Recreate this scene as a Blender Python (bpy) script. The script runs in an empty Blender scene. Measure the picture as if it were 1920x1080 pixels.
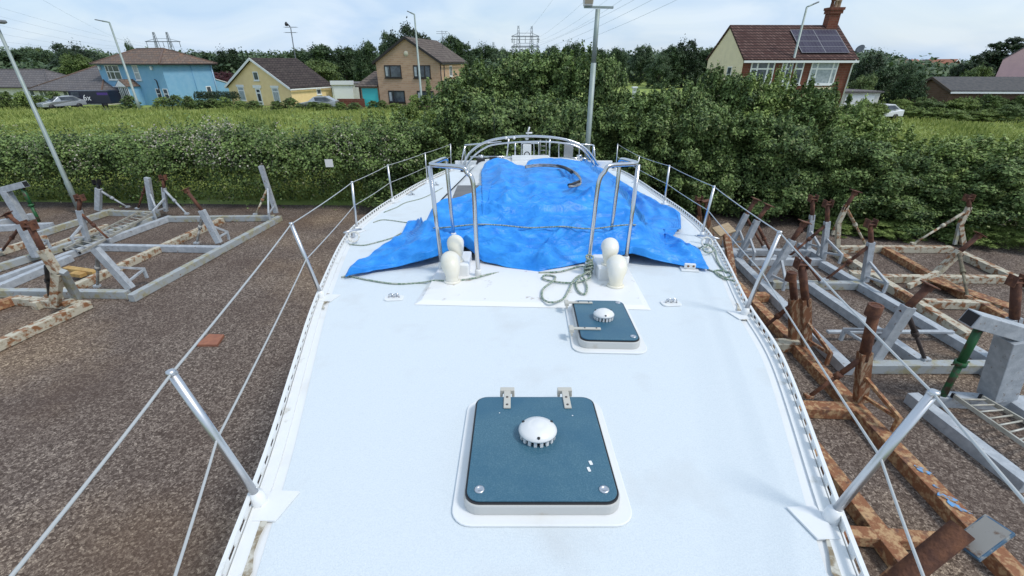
import bpy, bmesh, math, random
import numpy as np
from mathutils import Vector, Matrix, noise as mnoise
R = math.radians
S = bpy.context.scene
COL = S.collection
random.seed(4)

# ---------------------------------------------------------------- camera, world, sun, exposure
FPX = 840.0                      # focal length in pixels of the 1920 px wide photograph
PITCH = math.atan(425 / 840.0)
EYE = 5.2
cam = bpy.data.cameras.new('camera')
cam.sensor_width = 36.0
cam.lens = FPX / 1920 * 36
cam.clip_start = 0.05
cam.clip_end = 3000
co = bpy.data.objects.new('camera', cam)
COL.objects.link(co)
co.location = (0, 0, EYE)
co.rotation_euler = (math.pi / 2 - PITCH, 0, 0)
S.camera = co

SUN_EL, SUN_AZ = R(54), R(118)   # azimuth clockwise from +Y: to the right of the viewer
world = bpy.data.worlds.new('World')
S.world = world
world.use_nodes = True
nt = world.node_tree
bg = nt.nodes['Background']
sky = nt.nodes.new('ShaderNodeTexSky')
sky.sky_type = 'NISHITA'
sky.sun_disc = False
sky.sun_elevation = SUN_EL
sky.sun_rotation = SUN_AZ
sky.air_density = 1.0
sky.dust_density = 1.2
tc = nt.nodes.new('ShaderNodeTexCoord')
mp = nt.nodes.new('ShaderNodeMapping')
mp.inputs['Scale'].default_value = (1.0, 1.0, 3.2)
nz = nt.nodes.new('ShaderNodeTexNoise')
nz.inputs['Scale'].default_value = 2.6
nz.inputs['Detail'].default_value = 5
nz.inputs['Roughness'].default_value = 0.55
rp = nt.nodes.new('ShaderNodeValToRGB')
rp.color_ramp.elements[0].position = 0.36
rp.color_ramp.elements[0].color = (0.70, 0.70, 0.70, 1)
rp.color_ramp.elements[1].position = 0.70
rp.color_ramp.elements[1].color = (0.97, 0.97, 0.97, 1)
mx = nt.nodes.new('ShaderNodeMixRGB')
mx.inputs['Color2'].default_value = (3.55, 4.5, 5.75, 1)      # thin bright cloud sheet
nz2 = nt.nodes.new('ShaderNodeTexNoise'); nz2.inputs['Scale'].default_value = 4.5; nz2.inputs['Detail'].default_value = 6; nz2.inputs['Distortion'].default_value = 0.6
rp2 = nt.nodes.new('ShaderNodeValToRGB')
rp2.color_ramp.elements[0].position = 0.36; rp2.color_ramp.elements[0].color = (3.1, 4.15, 5.6, 1)
rp2.color_ramp.elements[1].position = 0.66; rp2.color_ramp.elements[1].color = (4.5, 5.2, 6.0, 1)
nt.links.new(mp.outputs['Vector'], nz2.inputs['Vector']); nt.links.new(nz2.outputs['Fac'], rp2.inputs['Fac']); nt.links.new(rp2.outputs['Color'], mx.inputs['Color2'])
nt.links.new(tc.outputs['Generated'], mp.inputs['Vector'])
nt.links.new(mp.outputs['Vector'], nz.inputs['Vector'])
nt.links.new(nz.outputs['Fac'], rp.inputs['Fac'])
nt.links.new(rp.outputs['Color'], mx.inputs['Fac'])
nt.links.new(sky.outputs['Color'], mx.inputs['Color1'])
nt.links.new(mx.outputs['Color'], bg.inputs['Color'])
bg.inputs['Strength'].default_value = 0.12

sl = bpy.data.lights.new('sun', 'SUN')
sl.energy = 1.5
sl.angle = R(12)
sl.color = (1.0, 0.96, 0.9)
so = bpy.data.objects.new('sun', sl)
COL.objects.link(so)
sd = Vector((math.sin(SUN_AZ) * math.cos(SUN_EL), math.cos(SUN_AZ) * math.cos(SUN_EL), math.sin(SUN_EL)))
so.rotation_euler = sd.to_track_quat('Z', 'Y').to_euler()
so.location = (30, -30, 60)
S.view_settings.view_transform = 'Standard'
S.view_settings.look = 'None'
S.view_settings.gamma = 1
S.view_settings.exposure = 0.5
S.cycles.use_denoising = True
S.cycles.max_bounces = 6
S.cycles.transparent_max_bounces = 8

# ---------------------------------------------------------------- survey: sight lines of the photograph met with a known height or distance
_c, _s = math.cos(PITCH), math.sin(PITCH)
def ray(u, v):
    a, b = (u - 960) / FPX, (540 - v) / FPX
    return Vector((a, _c + _s * b, -_s + _c * b))
def P(u, v, z=0.0):
    r = ray(u, v); t = (z - EYE) / r.z
    return Vector((r.x * t, r.y * t, z))
def Q(u, v, y):
    r = ray(u, v); t = y / r.y
    return Vector((r.x * t, y, EYE + r.z * t))

# ---------------------------------------------------------------- materials
MATS = {}
def mat(name, col, rough=0.6, metal=0.0, col2=None, nscale=8.0, lo=0.4, hi=0.6, bump=0.0, bscale=60.0,
        col3=None, n3=2.0, lo3=0.55, hi3=0.7, spec=0.5, stretch=None, detail=6):
    if name in MATS: return MATS[name]
    m = bpy.data.materials.new(name); m.use_nodes = True
    t = m.node_tree; b = t.nodes['Principled BSDF']
    b.inputs['Roughness'].default_value = rough
    b.inputs['Metallic'].default_value = metal
    b.inputs['Specular IOR Level'].default_value = spec
    b.inputs['Base Color'].default_value = (*col, 1)
    c = t.nodes.new('ShaderNodeTexCoord'); vec = c.outputs['Object']
    if stretch:
        mm = t.nodes.new('ShaderNodeMapping'); mm.inputs['Scale'].default_value = stretch
        t.links.new(vec, mm.inputs['Vector']); vec = mm.outputs['Vector']
    def layer(prev, colour, sc, l, h):
        n = t.nodes.new('ShaderNodeTexNoise'); n.inputs['Scale'].default_value = sc
        n.inputs['Detail'].default_value = detail; n.inputs['Roughness'].default_value = 0.6
        t.links.new(vec, n.inputs['Vector'])
        r = t.nodes.new('ShaderNodeMapRange'); r.inputs['From Min'].default_value = l; r.inputs['From Max'].default_value = h
        t.links.new(n.outputs['Fac'], r.inputs['Value'])
        x = t.nodes.new('ShaderNodeMixRGB'); x.inputs['Color2'].default_value = (*colour, 1)
        t.links.new(r.outputs['Result'], x.inputs['Fac'])
        if prev is None: x.inputs['Color1'].default_value = (*col, 1)
        else: t.links.new(prev, x.inputs['Color1'])
        return x.outputs['Color']
    out = None
    if col2: out = layer(None, col2, nscale, lo, hi)
    if col3: out = layer(out, col3, n3, lo3, hi3)
    if out: t.links.new(out, b.inputs['Base Color'])
    if bump:
        n = t.nodes.new('ShaderNodeTexNoise'); n.inputs['Scale'].default_value = bscale; n.inputs['Detail'].default_value = 4
        t.links.new(c.outputs['Object'], n.inputs['Vector'])
        bp = t.nodes.new('ShaderNodeBump'); bp.inputs['Strength'].default_value = bump; bp.inputs['Distance'].default_value = 0.02
        t.links.new(n.outputs['Fac'], bp.inputs['Height']); t.links.new(bp.outputs['Normal'], b.inputs['Normal'])
    MATS[name] = m
    return m

def leafmat(name, dark, light, odd=None, trans=0.1, nscale=0.9):
    if name in MATS: return MATS[name]
    m = bpy.data.materials.new(name); m.use_nodes = True
    t = m.node_tree; b = t.nodes['Principled BSDF']; o = t.nodes['Material Output']
    b.inputs['Roughness'].default_value = 0.55; b.inputs['Specular IOR Level'].default_value = 0.3
    g = t.nodes.new('ShaderNodeNewGeometry')
    c = t.nodes.new('ShaderNodeTexCoord')
    n = t.nodes.new('ShaderNodeTexNoise'); n.inputs['Scale'].default_value = nscale; n.inputs['Detail'].default_value = 3
    t.links.new(c.outputs['Object'], n.inputs['Vector'])
    a = t.nodes.new('ShaderNodeMath'); a.operation = 'MULTIPLY_ADD'; a.inputs[1].default_value = 1.6; a.inputs[2].default_value = -0.45
    t.links.new(n.outputs['Fac'], a.inputs[0])
    a2 = t.nodes.new('ShaderNodeMath'); a2.operation = 'MULTIPLY_ADD'; a2.inputs[1].default_value = 0.7
    t.links.new(g.outputs['Random Per Island'], a2.inputs[0]); t.links.new(a.outputs[0], a2.inputs[2])
    r = t.nodes.new('ShaderNodeValToRGB')
    r.color_ramp.elements[0].color = (*dark, 1); r.color_ramp.elements[0].position = 0.28  # leaf tones vary; the dark end also paints shaded gaps between leaves
    r.color_ramp.elements[1].color = (*light, 1); r.color_ramp.elements[1].position = 0.95
    t.links.new(a2.outputs[0], r.inputs['Fac'])
    col = r.outputs['Color']
    if odd:
        gt = t.nodes.new('ShaderNodeMath'); gt.operation = 'GREATER_THAN'; gt.inputs[1].default_value = 0.95
        t.links.new(g.outputs['Random Per Island'], gt.inputs[0])
        x = t.nodes.new('ShaderNodeMixRGB'); x.inputs['Color2'].default_value = (*odd, 1)
        t.links.new(gt.outputs[0], x.inputs['Fac']); t.links.new(col, x.inputs['Color1']); col = x.outputs['Color']
    t.links.new(col, b.inputs['Base Color'])
    tr = t.nodes.new('ShaderNodeBsdfTranslucent'); t.links.new(col, tr.inputs['Color'])
    ms = t.nodes.new('ShaderNodeMixShader'); ms.inputs['Fac'].default_value = trans
    t.links.new(b.outputs[0], ms.inputs[1]); t.links.new(tr.outputs[0], ms.inputs[2]); t.links.new(ms.outputs[0], o.inputs['Surface'])
    MATS[name] = m
    return m

def tilemat(name, c1, c2, mortar, sx, sy, msize=0.02, axis='xz', stain=None, bias=0.0, rough=0.85, sc=1.0):
    """courses of bricks or roof tiles; axis tells which object axes run along and across the courses"""
    if name in MATS: return MATS[name]
    m = bpy.data.materials.new(name); m.use_nodes = True
    t = m.node_tree; b = t.nodes['Principled BSDF']; b.inputs['Roughness'].default_value = rough
    b.inputs['Specular IOR Level'].default_value = 0.2
    c = t.nodes.new('ShaderNodeTexCoord'); sp = t.nodes.new('ShaderNodeSeparateXYZ'); t.links.new(c.outputs['Object'], sp.inputs[0])
    ad = t.nodes.new('ShaderNodeMath'); ad.operation = 'ADD'
    t.links.new(sp.outputs['X'], ad.inputs[0]); t.links.new(sp.outputs['Y'], ad.inputs[1])
    cb = t.nodes.new('ShaderNodeCombineXYZ')
    t.links.new({'x': sp.outputs['X'], 'y': sp.outputs['Y'], 's': ad.outputs[0]}[axis[0]], cb.inputs['X'])
    t.links.new({'z': sp.outputs['Z'], 'x': sp.outputs['X'], 'y': sp.outputs['Y']}[axis[1]], cb.inputs['Y'])
    br = t.nodes.new('ShaderNodeTexBrick'); br.inputs['Scale'].default_value = sc
    br.inputs['Brick Width'].default_value = sx; br.inputs['Row Height'].default_value = sy
    br.inputs['Mortar Size'].default_value = msize; br.inputs['Bias'].default_value = bias
    br.inputs['Color1'].default_value = (*c1, 1); br.inputs['Color2'].default_value = (*c2, 1); br.inputs['Mortar'].default_value = (*mortar, 1)
    t.links.new(cb.outputs[0], br.inputs['Vector']); col = br.outputs['Color']
    n = t.nodes.new('ShaderNodeTexNoise'); n.inputs['Scale'].default_value = 1.3; n.inputs['Detail'].default_value = 8; n.inputs['Roughness'].default_value = 0.75
    t.links.new(c.outputs['Object'], n.inputs['Vector'])
    r = t.nodes.new('ShaderNodeMapRange'); r.inputs['From Min'].default_value = 0.5; r.inputs['From Max'].default_value = 0.72
    t.links.new(n.outputs['Fac'], r.inputs['Value'])
    x = t.nodes.new('ShaderNodeMixRGB'); x.inputs['Color2'].default_value = (*(stain or c2), 1)
    t.links.new(r.outputs['Result'], x.inputs['Fac']); t.links.new(col, x.inputs['Color1'])
    t.links.new(x.outputs['Color'], b.inputs['Base Color'])
    MATS[name] = m
    return m

WHITE = mat('white_gelcoat', (0.78, 0.79, 0.79), 0.3, col2=(0.70, 0.70, 0.67), nscale=3, lo=0.5, hi=0.75)
MOULD = mat('worn_white_gelcoat', (0.80, 0.80, 0.79), 0.35, col2=(0.45, 0.40, 0.34), nscale=7, lo=0.63, hi=0.70, col3=(0.66, 0.64, 0.58), n3=2.2, lo3=0.55, hi3=0.8)
NONSKID = mat('pale_nonskid', (0.72, 0.775, 0.80), 0.7, col2=(0.655, 0.715, 0.75), nscale=170, lo=0.40, hi=0.66, bump=0.35, bscale=420,
              col3=(0.60, 0.625, 0.63), n3=2.3, lo3=0.56, hi3=0.90, detail=3)
ALU = mat('anodised_aluminium', (0.62, 0.63, 0.65), 0.38, 1.0)
STEEL = mat('stainless_steel', (0.63, 0.64, 0.66), 0.2, 1.0, bump=0.02, bscale=30)
WIREM = mat('vinyl_wire', (0.50, 0.51, 0.50), 0.45, 0.2)
RAILM = mat('toe_rail_white', (0.78, 0.79, 0.78), 0.4, col2=(0.45, 0.43, 0.36), nscale=7, lo=0.62, hi=0.74)
GLASSB = mat('blue_acrylic', (0.045, 0.128, 0.182), 0.35, col2=(0.095, 0.195, 0.255), nscale=180, lo=0.45, hi=0.7, col3=(0.022, 0.10, 0.17), n3=3, lo3=0.4, hi3=0.7)
FRAMEM = mat('hatch_frame', (0.52, 0.52, 0.50), 0.4, col2=(0.42, 0.38, 0.32), nscale=9, lo=0.6, hi=0.75)
HINGEM = mat('beige_hinge', (0.52, 0.50, 0.44), 0.5)
PLASTIC = mat('white_plastic', (0.74, 0.74, 0.73), 0.35)
CREAM = mat('cream_plastic', (0.80, 0.75, 0.60), 0.4, col2=(0.78, 0.76, 0.70), nscale=3, lo=0.4, hi=0.6)
DARK = mat('black_rubber', (0.015, 0.015, 0.017), 0.5)
DIRT = mat('grimy_sealant', (0.25, 0.20, 0.13), 0.9, col2=(0.55, 0.53, 0.46), nscale=25, lo=0.45, hi=0.6)
SMOKED = mat('smoked_window', (0.03, 0.028, 0.025), 0.12, col2=(0.10, 0.085, 0.07), nscale=5, lo=0.4, hi=0.7)
TARP = mat('blue_tarpaulin', (0.016, 0.215, 0.68), 0.42, col2=(0.045, 0.33, 0.82), nscale=6, lo=0.35, hi=0.65, bump=0.12, bscale=30, spec=0.3)
def creases(m):
    t = m.node_tree; b = t.nodes['Principled BSDF']; c = t.nodes.new('ShaderNodeTexCoord'); prev = b.inputs['Normal'].links[0].from_socket
    nz_ = t.nodes.new('ShaderNodeTexNoise'); nz_.inputs['Scale'].default_value = 3; t.links.new(c.outputs['Object'], nz_.inputs['Vector'])
    ad = t.nodes.new('ShaderNodeMixRGB'); ad.blend_type = 'ADD'; ad.inputs['Fac'].default_value = 0.45; t.links.new(c.outputs['Object'], ad.inputs['Color1']); t.links.new(nz_.outputs['Color'], ad.inputs['Color2'])
    mp_ = t.nodes.new('ShaderNodeMapping'); mp_.inputs['Rotation'].default_value = (0, 0, 0.6); mp_.inputs['Scale'].default_value = (0.9, 3.0, 1.0); t.links.new(ad.outputs[0], mp_.inputs['Vector'])
    for sc, st, ds in ((3.0, 0.14, 0.05), (9.0, 0.4, 0.02), (21.0, 0.25, 0.01)):
        v = t.nodes.new('ShaderNodeTexVoronoi'); v.feature = 'DISTANCE_TO_EDGE'; v.inputs['Scale'].default_value = sc; t.links.new(mp_.outputs[0], v.inputs['Vector'])
        bp = t.nodes.new('ShaderNodeBump'); bp.inputs['Strength'].default_value = st; bp.inputs['Distance'].default_value = ds
        t.links.new(v.outputs['Distance'], bp.inputs['Height']); t.links.new(prev, bp.inputs['Normal']); prev = bp.outputs[0]
    t.links.new(prev, b.inputs['Normal'])
creases(TARP)
ROPE = mat('flecked_rope', (0.42, 0.44, 0.38), 0.9, col2=(0.10, 0.20, 0.13), nscale=70, lo=0.48, hi=0.56, bump=0.4, bscale=150)
ROPEW = mat('white_rope', (0.7, 0.69, 0.64), 0.9, col2=(0.45, 0.46, 0.42), nscale=60, lo=0.5, hi=0.6)
GREY = mat('weathered_grey_paint', (0.34, 0.37, 0.40), 0.6, col2=(0.46, 0.49, 0.52), nscale=7, lo=0.4, hi=0.65, col3=(0.20, 0.15, 0.11), n3=11, lo3=0.62, hi3=0.70, bump=0.2, bscale=40)
GREYR = mat('grey_paint_with_moss', (0.36, 0.39, 0.40), 0.7, col2=(0.33, 0.31, 0.20), nscale=4, lo=0.47, hi=0.62, col3=(0.22, 0.12, 0.06), n3=10, lo3=0.60, hi3=0.72, bump=0.25, bscale=40)
CREAMR = mat('cream_paint_with_rust', (0.50, 0.46, 0.36), 0.75, col2=(0.25, 0.115, 0.05), nscale=6.5, lo=0.49, hi=0.58, col3=(0.31, 0.28, 0.19), n3=9, lo3=0.55, hi3=0.7, bump=0.4, bscale=30)
ORANGER = mat('flaking_orange_rust', (0.25, 0.105, 0.048), 0.85, col2=(0.46, 0.29, 0.15), nscale=12, lo=0.46, hi=0.60, col3=(0.15, 0.072, 0.045), n3=6.5, lo3=0.54, hi3=0.64, bump=0.6, bscale=25)
RUST = mat('dark_rust', (0.095, 0.040, 0.026), 0.85, col2=(0.19, 0.080, 0.042), nscale=7, lo=0.45, hi=0.65, bump=0.5, bscale=35)
GREENP = mat('green_painted_steel', (0.015, 0.10, 0.03), 0.5, col2=(0.07, 0.04, 0.025), nscale=6, lo=0.52, hi=0.6)
WOODM = mat('weathered_timber', (0.30, 0.21, 0.12), 0.85, col2=(0.40, 0.31, 0.2), nscale=6, lo=0.4, hi=0.6, stretch=(1, 8, 8), bump=0.3, bscale=40)
YELLOWW = mat('yellow_timber', (0.50, 0.33, 0.12), 0.8, col2=(0.38, 0.22, 0.07), nscale=7, lo=0.4, hi=0.6)
BRICKO = mat('orange_clay', (0.34, 0.14, 0.08), 0.9, col2=(0.27, 0.11, 0.07), nscale=12)
PADBLUE = mat('blue_worn_plate', (0.07, 0.14, 0.22), 0.6, col2=(0.32, 0.32, 0.3), nscale=12, lo=0.5, hi=0.6)
PADTOP = mat('grey_scuffed_plate', (0.30, 0.29, 0.27), 0.8, col2=(0.15, 0.09, 0.06), nscale=8, lo=0.55, hi=0.65)
LAMPP = mat('galvanised_pole', (0.33, 0.38, 0.37), 0.55, 0.3, col2=(0.28, 0.34, 0.31), nscale=3)
LAMPG = mat('lamp_head', (0.17, 0.18, 0.19), 0.5)
UPVC = mat('white_upvc', (0.78, 0.79, 0.79), 0.4)
GLAZE = mat('window_glass', (0.05, 0.06, 0.075), 0.08, col2=(0.11, 0.13, 0.15), nscale=1.1, lo=0.42, hi=0.6)
CURTAIN = mat('net_curtain_glass', (0.42, 0.46, 0.49), 0.25, col2=(0.3, 0.34, 0.37), nscale=4)
BLACKF = mat('dark_brown_frame', (0.018, 0.012, 0.011), 0.4)
BLUEW = mat('blue_render', (0.20, 0.42, 0.61), 0.8, col2=(0.235, 0.45, 0.63), nscale=1.5)
YELLOWR = mat('yellow_render', (0.86, 0.655, 0.35), 0.85, col2=(0.81, 0.61, 0.32), nscale=1.5)
CREAMW = mat('cream_render', (0.84, 0.71, 0.49), 0.85, col2=(0.78, 0.66, 0.46), nscale=1.5)
PINKW = mat('pink_render', (0.78, 0.50, 0.48), 0.85, col2=(0.72, 0.46, 0.45), nscale=1.2)
WHITEW = mat('white_render', (0.68, 0.67, 0.62), 0.85, col2=(0.58, 0.57, 0.52), nscale=1.5)
TURQ = mat('turquoise_paint', (0.06, 0.50, 0.52), 0.5)
SOLAR = tilemat('solar_cells', (0.035, 0.03, 0.055), (0.05, 0.045, 0.075), (0.10, 0.10, 0.12), 0.30, 0.62, 0.014, 'xz', rough=0.55, stain=(0.045, 0.04, 0.065))
BRICKT = tilemat('buff_brick', (0.42, 0.265, 0.17), (0.53, 0.355, 0.235), (0.48, 0.35, 0.26), 0.6, 0.22, 0.03, 'sz', stain=(0.47, 0.30, 0.19))
BRICKR = tilemat('red_brick', (0.15, 0.048, 0.032), (0.20, 0.07, 0.045), (0.18, 0.09, 0.065), 0.5, 0.2, 0.03, 'sz', stain=(0.13, 0.05, 0.035))
BRICKB = tilemat('brown_brick', (0.17, 0.10, 0.065), (0.22, 0.13, 0.085), (0.2, 0.14, 0.1), 0.5, 0.2, 0.03, 'sz', stain=(0.16, 0.09, 0.06))
TILEX = dict(sx=0.5, sy=0.26, msize=0.035)
ROOFBR = tilemat('brown_mossy_tiles', (0.145, 0.105, 0.085), (0.19, 0.14, 0.11), (0.09, 0.07, 0.06), axis='sz', stain=(0.25, 0.14, 0.08), **TILEX)
ROOFDK = tilemat('dark_brown_tiles', (0.050, 0.038, 0.036), (0.075, 0.058, 0.052), (0.02, 0.016, 0.016), axis='sz', stain=(0.085, 0.07, 0.06), **TILEX)
ROOFGB = tilemat('grey_brown_tiles', (0.11, 0.085, 0.075), (0.15, 0.12, 0.10), (0.05, 0.04, 0.036), axis='sz', stain=(0.19, 0.16, 0.13), **TILEX)
ROOFRD = tilemat('red_brown_tiles', (0.085, 0.038, 0.032), (0.17, 0.10, 0.085), (0.035, 0.02, 0.018), 0.3, 0.24, 0.05, axis='sz', stain=(0.065, 0.035, 0.03))
ROOFSL = tilemat('grey_slate', (0.125, 0.115, 0.12), (0.17, 0.155, 0.155), (0.08, 0.075, 0.075), axis='sz', stain=(0.15, 0.13, 0.12), **TILEX)
RIDGE = mat('terracotta_ridge', (0.17, 0.105, 0.08), 0.85, col2=(0.13, 0.09, 0.075), nscale=5)
CARS = mat('silver_car_paint', (0.42, 0.44, 0.46), 0.25, 0.5)
CARW = mat('white_car_paint', (0.75, 0.76, 0.77), 0.25)
CARN = mat('navy_van_paint', (0.012, 0.014, 0.03), 0.3)
PURPLE = mat('purple_panel', (0.07, 0.03, 0.20), 0.4)
PYLON = mat('pylon_steel', (0.20, 0.22, 0.24), 0.6, 0.3)
CABLE = mat('power_cable', (0.42, 0.47, 0.53), 0.6)
BARK = mat('bark', (0.09, 0.07, 0.05), 0.9, col2=(0.05, 0.04, 0.03), nscale=12)
L_BUSH = leafmat('hawthorn_leaves', (0.030, 0.058, 0.020), (0.205, 0.29, 0.09), odd=(0.24, 0.27, 0.11), nscale=5)
L_BRIGHT = leafmat('bright_leaves', (0.08, 0.135, 0.03), (0.31, 0.40, 0.115), odd=(0.30, 0.33, 0.14), nscale=5)
L_HEDGE = leafmat('bramble_leaves', (0.020, 0.042, 0.013), (0.205, 0.295, 0.085), odd=(0.27, 0.27, 0.15), nscale=1.3)
L_FAR = leafmat('woodland_leaves', (0.022, 0.045, 0.020), (0.085, 0.135, 0.055), nscale=3.5)
L_FARB = leafmat('light_woodland_leaves', (0.05, 0.09, 0.025), (0.17, 0.23, 0.07), nscale=4)
L_DARK = leafmat('dark_evergreen_leaves', (0.010, 0.022, 0.010), (0.045, 0.075, 0.032), nscale=4)
L_RED = leafmat('copper_leaves', (0.03, 0.008, 0.010), (0.10, 0.026, 0.030), nscale=4)
L_GRASS = leafmat('meadow_blades', (0.15, 0.20, 0.045), (0.38, 0.42, 0.13), nscale=0.35, trans=0.35)
BLOSSOM = mat('bramble_blossom', (0.50, 0.49, 0.38), 0.8, col2=(0.40, 0.33, 0.30), nscale=5)

# ---------------------------------------------------------------- mesh helpers
SLANT = [0.0]                                                # fall per metre of the surface being built on (set while the yacht is built)
ORG = {}                                                     # world origin of each object built, by name
def orgof(o): return ORG.get(o.name, Vector((0, 0, 0))) if o else Vector((0, 0, 0))
def tag(o, label=None, cat=None, group=None, kind=None):
    if label: o['label'] = label
    if cat: o['category'] = cat
    if group: o['group'] = group
    if kind: o['kind'] = kind
    return o
def thing(name, loc, label, cat, group=None):
    o = bpy.data.objects.new(name, None); COL.objects.link(o)
    o.empty_display_size = 0.2
    o.location = loc; ORG[o.name] = Vector(loc)
    return tag(o, label, cat, group)

class MB:
    def __init__(s): s.v = []; s.f = []; s.sm = []
    def add(s, vs, fs, smooth=False):
        n = len(s.v); s.v += [Vector(p) for p in vs]
        for f in fs: s.f.append([i + n for i in f]); s.sm.append(smooth)
        return s
    def hexa(s, a):                                        # 8 corners: bottom ring then top ring
        return s.add(a, [(3, 2, 1, 0), (4, 5, 6, 7), (0, 1, 5, 4), (1, 2, 6, 5), (2, 3, 7, 6), (3, 0, 4, 7)])
    def box(s, c, d, rz=0.0, m=None):
        x, y, z = d[0] / 2, d[1] / 2, d[2] / 2
        M = m or Matrix.Rotation(rz, 3, 'Z'); c = Vector(c)
        return s.hexa([c + M @ Vector(p) for p in ((-x, -y, -z), (x, -y, -z), (x, y, -z), (-x, y, -z), (-x, -y, z), (x, -y, z), (x, y, z), (-x, y, z))])
    def bar(s, a, b, w, h, up=(0, 0, 1)):                    # square section from a to b, centred on the line
        a, b = Vector(a), Vector(b); d = (b - a).normalized(); up = Vector(up)
        if abs(d.dot(up)) > 0.98: up = Vector((0, 1, 0))
        x = d.cross(up).normalized() * w / 2; y = x.cross(d).normalized() * h / 2
        return s.hexa([a - x - y, a + x - y, b + x - y, b - x - y, a - x + y, a + x + y, b + x + y, b - x + y])
    def tube(s, pts, r, n=8, caps=True, closed=False):
        pts = [Vector(p) for p in pts]; k = len(pts)
        rs = r if isinstance(r, (list, tuple)) else [r] * k
        ring = []; ref = None
        for i, p in enumerate(pts):
            if closed: d = pts[(i + 1) % k] - pts[i - 1]
            else: d = pts[min(i + 1, k - 1)] - pts[max(i - 1, 0)]
            d.normalize()
            if ref is None: ref = Vector((0, 0, 1)) if abs(d.z) < 0.9 else Vector((1, 0, 0))
            x = d.cross(ref)
            if x.length < 1e-4: x = d.orthogonal()
            x.normalize(); y = x.cross(d).normalized(); ref = y
            ring.append([p + (x * math.cos(2 * math.pi * j / n) + y * math.sin(2 * math.pi * j / n)) * rs[i] for j in range(n)])
        vs = [q for rg in ring for q in rg]; fs = []
        for i in range(k if closed else k - 1):
            a, b = i * n, ((i + 1) % k) * n
            for j in range(n): fs.append((a + j, a + (j + 1) % n, b + (j + 1) % n, b + j))
        s.add(vs, fs, True)
        if caps and not closed:
            m = len(s.v) - len(vs)
            s.f.append([m + j for j in range(n)][::-1]); s.sm.append(False)
            s.f.append([m + (k - 1) * n + j for j in range(n)]); s.sm.append(False)
        return s
    def lathe(s, prof, c, n=24, m=None):                     # prof: (radius, height) from bottom to top
        M = m or Matrix.Identity(3); c = Vector(c); vs = []; fs = []
        for r, z in prof:
            for j in range(n):
                t = 2 * math.pi * j / n; vs.append(c + M @ Vector((r * math.cos(t), r * math.sin(t), z)))
        for i in range(len(prof) - 1):
            for j in range(n): fs.append((i * n + j, i * n + (j + 1) % n, (i + 1) * n + (j + 1) % n, (i + 1) * n + j))
        return s.add(vs, fs, True)
    def prism(s, poly, z0, z1):
        n = len(poly); zz = lambda z, p: z(p) if callable(z) else z
        vs = [(p[0], p[1], zz(z0, p)) for p in poly] + [(p[0], p[1], zz(z1, p)) for p in poly]
        return s.add(vs, [tuple(range(n))[::-1], tuple(range(n, 2 * n))] + [(i, (i + 1) % n, n + (i + 1) % n, n + i) for i in range(n)])
    def grid(s, rows, smooth=True):
        k, n = len(rows), len(rows[0])
        return s.add([p for r in rows for p in r], [(i * n + j, i * n + j + 1, (i + 1) * n + j + 1, (i + 1) * n + j) for i in range(k - 1) for j in range(n - 1)], smooth)
    def slab(s, quad, th):                                   # 4 points of the top face, thickened downward along the normal
        q = [Vector(p) for p in quad]; nrm = (q[1] - q[0]).cross(q[3] - q[0]).normalized()
        if nrm.z < 0: q = q[::-1]; nrm = -nrm
        return s.hexa([p - nrm * th for p in q] + q)
    def build(s, name, material, parent=None, bevel=0.0, at=None):
        if SLANT[0]: s.v = [Vector((p.x, p.y, p.z - SLANT[0] * p.y)) for p in s.v]
        if parent is not None: org = orgof(parent)
        elif at is not None: org = Vector(at)
        else:
            lo = [min(p[i] for p in s.v) for i in range(3)]; hi = [max(p[i] for p in s.v) for i in range(3)]
            org = Vector(((lo[0] + hi[0]) / 2, (lo[1] + hi[1]) / 2, lo[2]))
        me = bpy.data.meshes.new(name)
        me.from_pydata([tuple(p - org) for p in s.v], [], s.f)
        me.polygons.foreach_set('use_smooth', s.sm); me.update()
        bm = bmesh.new(); bm.from_mesh(me); bmesh.ops.recalc_face_normals(bm, faces=bm.faces); bm.to_mesh(me); bm.free()
        me.materials.append(material)
        o = bpy.data.objects.new(name, me); COL.objects.link(o)
        if parent is not None: o.parent = parent
        else: o.location = org
        ORG[o.name] = org
        if bevel:
            b = o.modifiers.new('bevel', 'BEVEL'); b.width = bevel; b.segments = 2; b.limit_method = 'ANGLE'; b.angle_limit = R(40)
        return o

def smooth_path(pts, k=6, closed=False):
    pts = [Vector(p) for p in pts]; n = len(pts); out = []
    g = (lambda i: pts[i % n]) if closed else (lambda i: pts[max(0, min(n - 1, i))])
    for i in range(n if closed else n - 1):
        a, b, c, d = g(i - 1), g(i), g(i + 1), g(i + 2)
        for j in range(k):
            t = j / k
            out.append(0.5 * ((2 * b) + (c - a) * t + (2 * a - 5 * b + 4 * c - d) * t * t + (3 * b - a - 3 * c + d) * t ** 3))
    if not closed: out.append(pts[-1])
    return out
def rrect(cx, cy, w, h, r, rz=0.0, k=6):
    out = []
    for sx, sy, a0 in ((1, 1, 0), (-1, 1, 90), (-1, -1, 180), (1, -1, 270)):
        for j in range(k + 1):
            a = R(a0 + 90 * j / k)
            x = sx * (w / 2 - r) + r * math.cos(a); y = sy * (h / 2 - r) + r * math.sin(a)
            out.append((cx + x * math.cos(rz) - y * math.sin(rz), cy + x * math.sin(rz) + y * math.cos(rz)))
    return out
def dup(root, loc, rz=0.0, scale=None, label=None, group=None):
    r = root.copy(); COL.objects.link(r); r.location = loc; r.rotation_euler = (0, 0, rz)
    if scale: r.scale = scale
    if label: r['label'] = label
    if group: r['group'] = group
    ORG[r.name] = Vector(loc)
    for ch in list(root.children):
        c = ch.copy(); COL.objects.link(c); c.parent = r
        for g in ch.children:
            d = g.copy(); COL.objects.link(d); d.parent = c
    return r

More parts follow.
